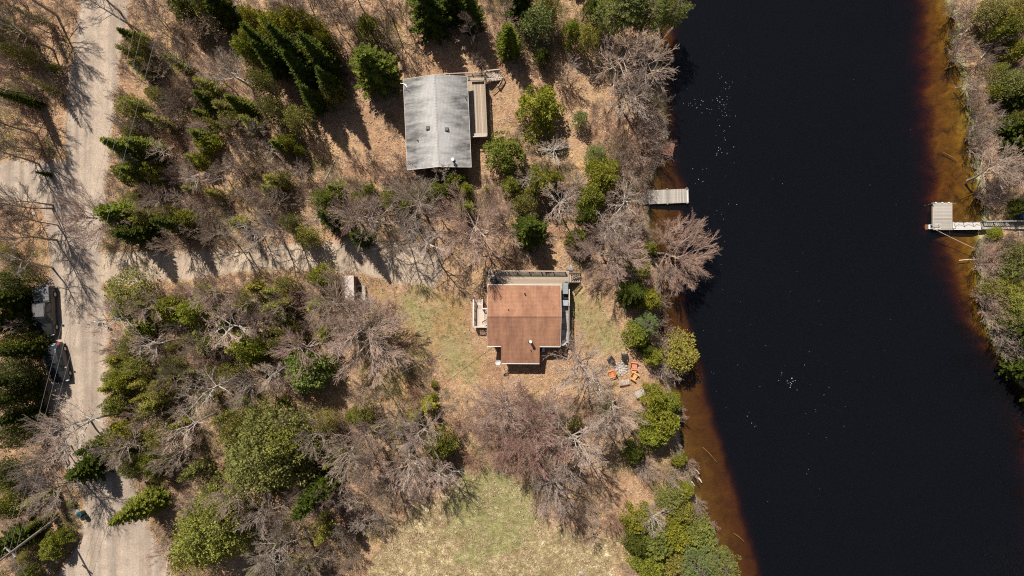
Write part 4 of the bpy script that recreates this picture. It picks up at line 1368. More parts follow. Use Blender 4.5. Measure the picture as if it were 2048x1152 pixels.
def suv(loc, rz_):
    t = empty('parked_car', loc, rz_); tag(t, 'dark compact car with red taillights parked on the verge behind pickup', 'car')
    W = .91
    st = [(-2.18, W * .74, .40, W * .80, .68, W * .70, .74), (-2.05, W * .90, .34, W * .93, .78, W * .84, .86), (-1.5, W, .32, W, .88, W * .86, .98), (-1.02, W, .32, W, .95, W * .86, 1.04),
          (-.95, W, .32, W, .96, W * .84, 1.06), (-.28, W, .32, W, 1.0, W * .70, 1.50), (.1, W, .32, W, 1.01, W * .72, 1.56), (1.1, W, .32, W, 1.02, W * .70, 1.54), (1.5, W, .32, W, 1.02, W * .68, 1.48),
          (1.92, W * .98, .34, W * .97, 1.0, W * .82, 1.08), (2.08, W * .90, .38, W * .92, .9, W * .84, 1.0)]
    mb = loft(st); me = mb.mesh('body'); fixn(me); bevel(link('body', me, M['grey_paint'], t), .03)
    glass(t, [(-.74, -.93, 1.08), (.74, -.93, 1.08), (.56, -.34, 1.46), (-.56, -.34, 1.46)], 'windshield', th=.03)
    glass(t, [(.56, 1.53, 1.46), (-.56, 1.53, 1.46), (-.70, 1.88, 1.12), (.70, 1.88, 1.12)], 'rear_window', th=.03)
    for s in (-1, 1):
        glass(t, [(s * .91, -.6, 1.01), (s * .91, .3, 1.03), (s * .66, .28, 1.49), (s * .64, -.22, 1.45)], 'side_window', th=.02)
        glass(t, [(s * .91, .4, 1.03), (s * .91, 1.45, 1.04), (s * .64, 1.35, 1.46), (s * .66, .38, 1.49)], 'side_window', th=.02)
        mb = MB(); mb.box(min(s * .92, s * 1.12), max(s * .92, s * 1.12), -.78, -.64, .93, 1.12); bevel(mb.build('mirror', M['metal'], t), .03)
        mb = MB(); mb.box(min(s * .55, s * .84), max(s * .55, s * .84), -2.18, -2.0, .62, .80); mb.build('headlight', M['lens'], t)
        mb = MB(); mb.box(min(s * .60, s * .86), max(s * .60, s * .86), 1.96, 2.13, .80, 1.02); mb.build('taillight', M['red_lens'], t)
        wheel(t, s * .81, -1.4, .34, .22); wheel(t, s * .81, 1.35, .34, .22)
    mb = MB(); mb.box(-.27, .27, 2.10, 2.125, .62, .76); mb.build('number_plate', M['white'], t)
    mb = MB(); mb.box(-.62, .40, 1.94, 1.99, 1.07, 1.11); mb.build('tailgate_trim', M['white'], t)
    mb = MB(); mb.box(-.82, .82, 2.0, 2.18, .38, .56); mb.build('bumper', M['metal_dark'], t)
    mb = MB(); slab(mb, [(-.44, -.05, 1.570), (.44, -.05, 1.570), (.44, .65, 1.572), (-.44, .65, 1.572)], .02); mb.build('sunroof', M['glass'], t)
q = P(102, 621, 0); pickup((q.x - .15, q.y, gz(q.x, q.y)), math.radians(3))
q = P(125, 724, 0); suv((q.x - .1, q.y, gz(q.x, q.y)), math.radians(12))

# ---- bins, mailbox, pole and wires
def bin_(px, py, r, h, m, label, lid):
    q = P(px, py, 0); t = empty('trash_bin', (q.x, q.y, gz(q.x, q.y))); tag(t, label, 'trash bin')
    mb = MB(); mb.cyl((0, 0, 0), r * .85, h, 18, r); mb.build('body', m, t)
    mb = MB(); mb.cyl((0, 0, h), r * 1.08, .06, 18, r * .95); o = mb.build('lid', M[lid], t)
    mb = MB(); mb.cyl((0, 0, h + .06), r * .5, .04, 14); mb.build('lid_knob', M['black'], o)
bin_(168, 1024.5, .30, .85, M['teal'], 'dark teal round bin with ring top beside the gravel road', 'teal')
bin_(174, 1032, .26, .7, M['teal'], 'smaller teal bin tucked against the ring topped one', 'black')
q = P(156, 1023, 0)
mb = MB(); mb.cyl((0, 0, 0), .30, .05, 16, .22)
o = mb.build('bin_lid', M['glass_table']); o.location = (q.x, q.y, gz(q.x, q.y) + .03); tag(o, 'pale loose bin lid lying on leaves by the teal bins', 'lid')

q = P(214, 648, 0); t = empty('mailbox', (q.x, q.y, 0), math.radians(-12)); tag(t, 'dark box mailbox on white bar at the road edge', 'mailbox')
mb = MB(); mb.box(-.25, .25, -.2, .2, .95, 1.3); bevel(mb.build('box', M['black'], t), .05)
mb = MB(); mb.bar((-.95, .12, .92), (-.1, .12, .92), .07); mb.build('arm', M['white'], t)
mb = MB(); mb.bar((0, 0, -.3), (0, 0, .95), .1); mb.build('post', M['deck'], t)
mb = MB(); mb.box(.1, .2, -.22, -.2, 1.0, 1.22); mb.build('flag', M['red_lens'], t)

pb = P(118, 1033, 0); pt_ = P(-4, 1124, 10.0)
t = empty('utility_pole', (pb.x, pb.y, 0)); tag(t, 'weathered wooden utility pole with crossarm where the wires meet', 'utility pole')
ax = Vector((pt_.x - pb.x, pt_.y - pb.y, 10.0))
mb = MB(); mb.tube([ax * -.02, ax * .5, ax], [.14, .12, .10], 10); mb.build('pole', M['pole'], t)
arm_c = ax * .80
armd = Vector((.75, -.65, 0)).normalized()
mb = MB(); mb.bar(arm_c - armd * .75 + Vector((0, 0, .12)), arm_c + armd * .75 + Vector((0, 0, .12)), .12, .14); mb.build('crossarm', M['pole'], t)
ends = []
for s in (-.65, 0, .65):
    c = arm_c + armd * s + Vector((0, 0, .2))
    mb = MB(); mb.cyl(tuple(c), .05, .2, 8, .035); mb.build('insulator', M['white'], t)
    ends.append(Vector((pb.x, pb.y, 0)) + c + Vector((0, 0, .2)))
def wire(a, b, sag, r, label, name='overhead_wire', group='overhead wires from the utility pole'):
    mb = MB(); n = 14
    mb.tube([a.lerp(b, k / n) - Vector((0, 0, sag * 4 * (k / n) * (1 - k / n))) for k in range(n + 1)], [r] * (n + 1), 4)
    tag(mb.build(name, M['wire']), label, 'wire', group)
tgt = [P(140, 560, 9.5), P(154, 560, 9.5), P(176, 560, 9.3)]
for i, (e, tg_, nm) in enumerate(zip(ends, tgt, ('first', 'second', 'third'))):
    wire(e, e + (tg_ - e) * 2.6, .5, .011, f'{nm} of three parallel grey wires from the crossarm past the car, counted from the thicket')
dn = [P(70, 1250, 8.5), P(95, 1230, 8.5)]
for e, tg_, nm in zip(ends[1:], dn, ('inner', 'outer')):
    wire(e, tg_, .2, .012, f'{nm} of two short grey wires running away from the utility pole')
q1 = f.o; hx_, hy_ = f(977, 667, 2.6)
a = Vector((P(975, 664, 2.6).x, P(975, 664, 2.6).y, 2.6)); b = P(760, 765, 7.0)
wire(a, b, .4, .018, 'dark service wire hanging over the lawn from red cottage', 'service_wire', None)

# ---- fire pit circle
c0 = P(1241, 738, 0); cz = gz(c0.x, c0.y)
t = empty('fire_pit', (c0.x, c0.y, cz)); tag(t, 'ashy fire pit ringed with stones and bare twigs among the chairs', 'fire pit')
mb = MB(); mb.cyl((0, 0, -.02), .62, .05, 20); mb.build('ash_bed', M['ash'], t)
rs_ = random.Random(3)
sb = MB(); sb.tube([Vector((0, 0, 0)), Vector((.02, 0, .09)), Vector((0, .01, .17))], [.10, .13, .06], 7); sme = sb.mesh('stone'); sme.materials.append(M['stone'])
for k in range(14):
    o = link('stone', sme, None, t); a_ = k * 6.283 / 14
    o.location = (math.cos(a_) * .7, math.sin(a_) * .7, 0); o.rotation_euler = (0, 0, rs_.random() * 6); o.scale = (rs_.uniform(.8, 1.3),) * 3
for k in range(7):
    a_ = k * 2.4; mb = MB(); mb.tube([Vector((math.cos(a_) * .5, math.sin(a_) * .5, .06)), Vector((math.cos(a_ + 2.6) * .45, math.sin(a_ + 2.6) * .45, .14))], [.05, .04], 6)
    mb.build('firewood', M['bark'] if k % 2 else M['straw_log'], t)
def at0(px, py): p = P(px, py, 0); return (p.x, p.y, gz(p.x, p.y))
chair('garden_chair', at0(1248, 712), math.radians(0), M['black'], 'black garden chair facing the fire pit across from the bench', None, .95)
chair('garden_chair', at0(1220, 718), math.radians(40), M['metal_dark'], 'dark grey garden chair under branches beside the fire pit', None, .9)
chair('garden_chair', at0(1221, 747), math.radians(110), M['orange'], 'bright orange garden chair with coral back beside fire pit', None, 1.05)
chair('garden_chair', at0(1268, 731), math.radians(-95), M['coral'], 'coral red garden chair on the river side of fire pit', None, 1.15)
chair('garden_chair', at0(1268, 752), math.radians(-125), M['orange_pale'], 'yellow orange garden chair on the river side of fire pit', None, 1.1)
q = at0(1266.5, 741); t = empty('side_table', q); tag(t, 'little orange side table between coral and yellow orange chairs', 'table')
mb = MB(); mb.box(-.22, .22, -.2, .2, .4, .43); mb.build('tabletop', M['orange_pale'], t)
for sx in (-.17, .17):
    for sy in (-.15, .15):
        mb = MB(); mb.bar((sx, sy, 0), (sx, sy, .4), .04); mb.build('leg', M['orange_pale'], t)
q = at0(1247, 763.5); t = empty('slat_bench', q, math.radians(10)); tag(t, 'weathered pinkish slatted bench beside the fire pit', 'bench')
for k in range(9):
    mb = MB(); mb.box(-.58 + k * .13, -.58 + k * .13 + .10, -.26, .26, .42, .45); mb.build('seat_slat', M['deck_pale'], t)
for sx in (-.5, .5):
    for sy in (-.2, .2):
        mb = MB(); mb.bar((sx, sy, -.02), (sx, sy, .42), .06); mb.build('leg', M['coral'], t)
mb = MB(); mb.box(-.6, .6, -.31, -.27, .38, .46); mb.build('front_rail', M['coral'], t)
q = at0(1278, 785); t = empty('garden_table', q, math.radians(27)); tag(t, 'pale grey plank table alone between fire pit and river bank cedars', 'table')
for k in range(4):
    mb = MB(); mb.box(-.56, .56, -.36 + k * .18, -.36 + k * .18 + .17, .62, .65); mb.build('plank', M['deck_grey'], t)
for sx in (-.48, .48):
    for sy in (-.3, .3):
        mb = MB(); mb.bar((sx, sy, -.02), (sx, sy, .62), .07); mb.build('leg', M['deck_slate'], t)

# ---- stones and logs
def rock(px, py, s, label, m='stone', z=None):
    q = P(px, py, 0); rr = random.Random(int(px * 7 + py))
    mb = MB(); k = 9
    pr = [(.55, -.2), (1.0, 0), (.95, .3), (.6, .55), (.15, .66)]
    for r_1, z_ in pr:
        for j in range(k):
            a_ = j * 6.283 / k; w_ = r_1 * rr.uniform(.82, 1.15)
            mb.v.append((math.cos(a_) * w_ * s, math.sin(a_) * w_ * s * .8, z_ * s * rr.uniform(.9, 1.1)))
    for i in range(len(pr) - 1):
        for j in range(k):
            a_ = i * k + j; b_ = i * k + (j + 1) % k; mb.f.append((a_, b_, b_ + k, a_ + k))
    mb.f.append(tuple(len(pr) * k - k + j for j in range(k)))
    o = mb.build('boulder', M[m]); o.location = (q.x, q.y, (gz(q.x, q.y) if z is None else z)); tag(o, label, 'boulder')
rock(1141, 537, .46, 'round pale boulder by the stairs of the lattice railed deck')
rock(233, 679, .28, 'pale boulder on the road verge below the mailbox')
rock(237, 690, .40, 'low brown boulder behind the pale one on road verge')
rock(143, 1032, .22, 'small stone near the teal bins')
rock(68, 427, .26, 'whitish boulder at the head of the ditch')
rock(1163, 1146, .35, 'dark boulder at the edge of the straw meadow', 'bark')
rock(1973, 403, .2, 'white stone at far water edge above gangway')
rock(1970, 463, .2, 'grey stone under far end of gangway')
rock(1977, 405, .25, 'grey stone among roots at far water edge above gangway')
def log(px0, py0, px1, py1, r, label, m='straw_log', z0=None, z1=None, name='fallen_log'):
    a = P(px0, py0, 0); b = P(px1, py1, 0)
    a.z = gz(a.x, a.y) + r if z0 is None else z0; b.z = gz(b.x, b.y) + r if z1 is None else z1
    mid = a.lerp(b, .5) + Vector((.04, .05, .02))
    mb = MB(); mb.tube([a, mid, b], [r, r * .85, r * .55], 8)
    tag(mb.build(name, M[m]), label, 'log')
log(648, 363, 672, 318, .07, 'pale fallen birch log on leaves by the grey cottage, longer one', 'birch')
log(652, 350, 668, 338, .05, 'short pale fallen birch piece beside the longer log', 'birch')
log(1394, 943, 1403, 952, .09, 'short bleached log floating near the bank above another', z0=WZ, z1=WZ + .1)
log(1401, 961, 1408, 970, .10, 'thicker bleached log floating in amber shallows', z0=WZ, z1=WZ + .08)
log(1387, 968, 1393, 976, .07, 'bleached log end poking from the cedar at water edge', z0=WZ, z1=WZ + .1)
log(1970, 40, 1972, 90, .12, 'long bleached fallen trunk lying straight on far bank', z0=.5, z1=.2)
log(1986, 78, 1958, 118, .11, 'pale dead trunk leaning toward water on the far bank', z0=.9, z1=.3)
log(1956, 42, 1925, 68, .09, 'thin dead trunk pointing to water at top of far bank', z0=.8, z1=-.5)
log(1988, 300, 2040, 288, .07, 'pale thin trunk leaning across dark evergreens on far bank', 'birch', 1.2, 3.0)
log(1975, 424, 1980, 437, .04, 'thin driftwood stick in amber shallows above gangway', z0=WZ + .02, z1=WZ + .05)
log(1930, 520, 1965, 518, .045, 'thin sunken branch reaching from far bank brush', z0=WZ - .03, z1=WZ + .12)
log(820, 717, 838, 725, .05, 'short dark branch on lawn under service wire', 'bark')
rg = random.Random(17)
# ------------------------------------------------------------------ plant prototypes
PROTO = {}
def proto(kind, h, R0, frac, makers, mt, mc, name, cat, part='trunk'):
    vs = []
    for mk in makers:
        t, c = mk
        t.materials.append(M[mt]); c.materials.append(M[mc]); vs.append((t, c))
    PROTO[kind] = dict(h=h, R=R0, f=frac, v=vs, name=name, cat=cat, part=part)
proto('sp', 9, 1.9, 0.30, [spruce_meshes('spruce', s, 9, 1.9) for s in (1, 2, 3)], 'bark', 'needle', 'spruce_tree', 'spruce tree')
proto('fi', 9, 2.7, 0.32, [spruce_meshes('fir', s, 9, 2.7, .30, -.05, .14, .62, .10, .2) for s in (4, 5, 6)], 'bark', 'needle', 'fir_tree', 'fir tree')
proto('ce', 7, 2.0, 0.50, [cedar_meshes('cedar', s, 7, 2.0, 24, 150, .20) for s in (7, 8, 9)], 'bark', 'cedar', 'cedar_tree', 'cedar tree')
proto('ol', 8, 2.5, 0.50, [cedar_meshes('hemlock', s, 8, 2.5, 34, 85, .21) for s in (10, 11)], 'bark', 'olive', 'hemlock_tree', 'hemlock tree')
proto('oL', 12, 4.4, 0.50, [cedar_meshes('broad_hemlock', s, 12, 4.4, 75, 170, .23) for s in (14,)], 'bark', 'olive', 'hemlock_tree', 'hemlock tree')
proto('lo', 6, 1.7, 0.45, [spruce_meshes('loose_hemlock', s, 6, 1.7, .36, .15, .14, .7, .06, .3) for s in (15, 16, 17)], 'bark', 'olive', 'young_hemlock', 'young hemlock')
proto('pi', 11, 2.7, 0.60, [pine_meshes('pine', s, 11, 2.7) for s in (12, 13)], 'bark', 'pine', 'pine_tree', 'pine tree')
proto('pc', 8, 2.6, .5, [cedar_meshes('round_pine', s, 8, 2.6, 34, 150, .24) for s in (18,)], 'bark', 'pine', 'pine_tree', 'pine tree')
MAP = dict(n=(0, 10, 7, 4), ang=.46, ratio=.50, curl=.03, jit=.045)
proto('ma', 11, 3.0, 0.62, [bare_meshes('maple', s, 11, 3.0, 20, .28, MAP) for s in (20, 21, 22)], 'bark', 'twig', 'maple_tree', 'bare maple')
MBP = dict(n=(0, 11, 9, 5), ang=.45, ratio=.50, curl=.02, jit=.04, rmin=.012)
proto('mb', 10, 3.2, 0.62, [bare_meshes('dense_maple', s, 10, 3.2, 22, .22, MBP) for s in (24, 25)], 'bark', 'twig', 'maple_tree', 'bare maple')
proto('gr', 12, 2.9, 0.66, [bare_meshes('ash', s, 12, 2.9, 19, .38, dict(n=(0, 8, 6, 4), ang=.44, ratio=.5, jit=.045)) for s in (30, 31, 32)], 'bark', 'twig', 'ash_tree', 'bare tree')
BI = dict(n=(0, 8, 6, 3), ang=.55, ratio=.48, jit=.11, start=.28)
proto('bi', 12, 2.6, 0.68, [bare_meshes('birch', s, 12, 2.6, 14, .45, BI, 1.0) for s in (40, 41, 42)], 'birch', 'twig', 'birch_tree', 'bare birch')
proto('th', 7, 1.5, 0.6, [bare_meshes('sapling', s, 7, 1.5, 14, .22, dict(n=(0, 7, 5, 3), ang=.5, ratio=.48), .7) for s in (50, 51, 52)], 'bark', 'twig', 'bare_sapling', 'sapling')
proto('al', 2.8, 1.7, 0.60, [shrub_meshes('alder', s, 2.8, 1.7, 20) for s in (60, 61)], 'bark', 'twig', 'bare_shrub', 'shrub', 'stem')
NOUN = dict(sp='spruce', fi='fir', ce='cedar', ol='olive hemlock', oL='olive hemlock', mb='bare maple', pc='pine', lo='young hemlock', pi='pine', ma='bare maple', gr='bare tree', bi='bare birch', th='bare sapling', al='bare shrub')

T_ = {  # tints; 'dark' puts the self-shade of the spruce spires into their colour
 '': (1, 1, 1), 'dark': (.50, .56, .52), 'bright': (1.22, 1.22, .95), 'blue': (.98, 1.10, 1.25), 'dull': (1.0, .93, .85), 'yellow': (1.26, 1.16, .85),
 'pink': (1.17, 1.02, .98), 'red': (1.08, .84, .78), 'pale': (1.5, 1.42, 1.33), 'brown': (.86, .80, .72), 'grey': (1.28, 1.26, 1.25), 'rust': (1.2, .85, .7)}
WORD = {'': {'sp': 'green', 'fi': 'green', 'ce': 'mid green', 'ol': 'broad', 'oL': 'huge', 'mb': 'dense', 'pc': 'rounded', 'lo': 'loose', 'pi': 'feathery', 'ma': 'fine twigged', 'gr': 'tall', 'bi': 'white limbed', 'th': 'thin', 'al': 'tangled'},
        'dark': 'dark', 'bright': 'bright', 'blue': 'bluish green', 'dull': 'dull', 'yellow': 'yellow green', 'pink': 'pinkish', 'red': 'dark red', 'pale': 'pale', 'brown': 'dark brown', 'grey': 'silvery grey', 'rust': 'rusty'}

REG = [  # name phrase, landmark name, landmark pixel, test
 ('across the gravel road by the side track', 'road junction', (100, 400), lambda x, y: x < 215 and y < 420),
 ('behind the parked pickup and car', 'pickup', (90, 620), lambda x, y: x < 200 and y < 780),
 ('near the utility pole', 'pole', (30, 1100), lambda x, y: x < 215),
 ('in woods between road and grey cottage', 'gravel road', (200, 250), lambda x, y: x < 640 and y < 350),
 ('in thicket north of the sandy driveway', 'gravel road', (205, 480), lambda x, y: x < 640 and y < 520),
 ('in open woods behind the grey cottage', 'grey roof', (870, 150), lambda x, y: x < 1010 and y < 150),
 ('in tree belt between the two cottages', 'grey roof', (875, 340), lambda x, y: x < 1140 and y > 335 and y < 540),
 ('beside the grey roofed cottage', 'grey roof', (875, 250), lambda x, y: x < 1000 and y < 540),
 ('between grey cottage deck and the river', 'long deck', (965, 215), lambda x, y: x < 1500 and y < 345),
 ('on the bank by the plank dock', 'plank dock', (1340, 390), lambda x, y: x < 1500 and y < 560),
 ('on the bank beside the red cottage', 'red roof', (1048, 632), lambda x, y: 1140 < x < 1500 and y < 765),
 ('around the small shed', 'shed', (698, 580), lambda x, y: 540 < x < 900 and y < 800),
 ('in thicket between road and shed', 'gravel road', (215, 650), lambda x, y: x < 560 and y < 830),
 ('in woods at the bend of the road', 'gravel road', (215, 980), lambda x, y: x < 700),
 ('along the top of the straw meadow', 'meadow', (960, 1000), lambda x, y: x < 1240 and y > 700),
 ('on the river bank beside the meadow', 'meadow', (1130, 1060), lambda x, y: x < 1600),
 ('on far bank above the gangway', 'floating dock', (1890, 430), lambda x, y: x >= 1600 and y < 450),
 ('on far bank below the gangway', 'floating dock', (1890, 430), lambda x, y: True)]
ORD = ['first', 'second', 'third', 'fourth', 'fifth', 'sixth', 'seventh', 'eighth', 'ninth', 'tenth', 'eleventh', 'twelfth', 'thirteenth', 'fourteenth', 'fifteenth']
trees = []
treeroots = []
rt_ = random.Random(99)
def plant(kind, px, py, rp, h, tint='', base=None, tip=None, fill=None, desc=None):
    p = PROTO[kind]
    if tip is not None:
        q = P(tip[0], tip[1], h)
    else:
        q = P(px, py, h * p['f'])
    hc = h * p['f']
    Rm = rp / PM * (H - hc) / H
    if base is not None:
        b = P(base[0], base[1], 0)
    else:
        b = Vector((q.x, q.y, 0))
    z = gz(b.x, b.y)
    if z < -.6: z = -.75
    t, c = p['v'][rt_.randrange(len(p['v']))]
    o = bpy.data.objects.new(p['name'], None); col.objects.link(o); o.empty_display_size = .3
    o.location = (b.x, b.y, z)
    sx = Rm / p['R'] * rt_.uniform(.95, 1.05); sy = Rm / p['R'] * rt_.uniform(.95, 1.05)
    o.scale = (sx, sy, h / p['h'])
    spin = rt_.random() * 6.283
    if base is not None:
        lean = Vector((q.x - b.x, q.y - b.y, 0))
        ang = min(.75, math.atan2(lean.length, hc))
        axis_ = Vector((-lean.y, lean.x, 0)).normalized() if lean.length > .01 else Vector((1, 0, 0))
        o.rotation_mode = 'QUATERNION'
        from mathutils import Quaternion
        o.rotation_quaternion = Quaternion(axis_, ang) @ Quaternion((0, 0, 1), spin)
    else:
        o.rotation_euler = (rt_.gauss(0, .025), rt_.gauss(0, .025), spin)
    tc = T_[tint]; j = rt_.uniform(.88, 1.12)
    cc = (tc[0] * j * rt_.uniform(.95, 1.05), tc[1] * j, tc[2] * j * rt_.uniform(.93, 1.07), 1)
    for nm, me in ((p['part'], t), ('crown', c)):
        ch = bpy.data.objects.new(nm, me); col.objects.link(ch); ch.parent = o
        ch.color = cc if nm == 'crown' else ((1, 1, 1, 1) if kind == 'bi' else (.42, .40, .38, 1) if kind in ('sp', 'fi', 'ce', 'ol', 'oL', 'lo', 'pi', 'pc') else (tc[0] ** .5 * j, tc[1] ** .5 * j, tc[2] ** .5 * j, 1))
    o['category'] = p['cat']
    rx, ry = (px, py) if tip is None else tip
    reg = next(r for r in REG if r[3](rx, ry))
    w = WORD[tint] if tint else WORD[''][kind]
    if desc is None:
        size = 'small' if rp < 17 else ('large' if rp > 60 else ('tall' if h > 10 and tint else ''))
        if fill: size = ''
        if kind == 'gr' and tint == '': w = 'plain'
        desc = ' '.join(x for x in (size, w, NOUN[kind]) if x)
    lm = P(reg[2][0], reg[2][1], 0)
    trees.append((o, desc, reg, math.hypot(b.x - lm.x, b.y - lm.y), fill, kind))
    treeroots.append((b.x, b.y, Rm))
    return o

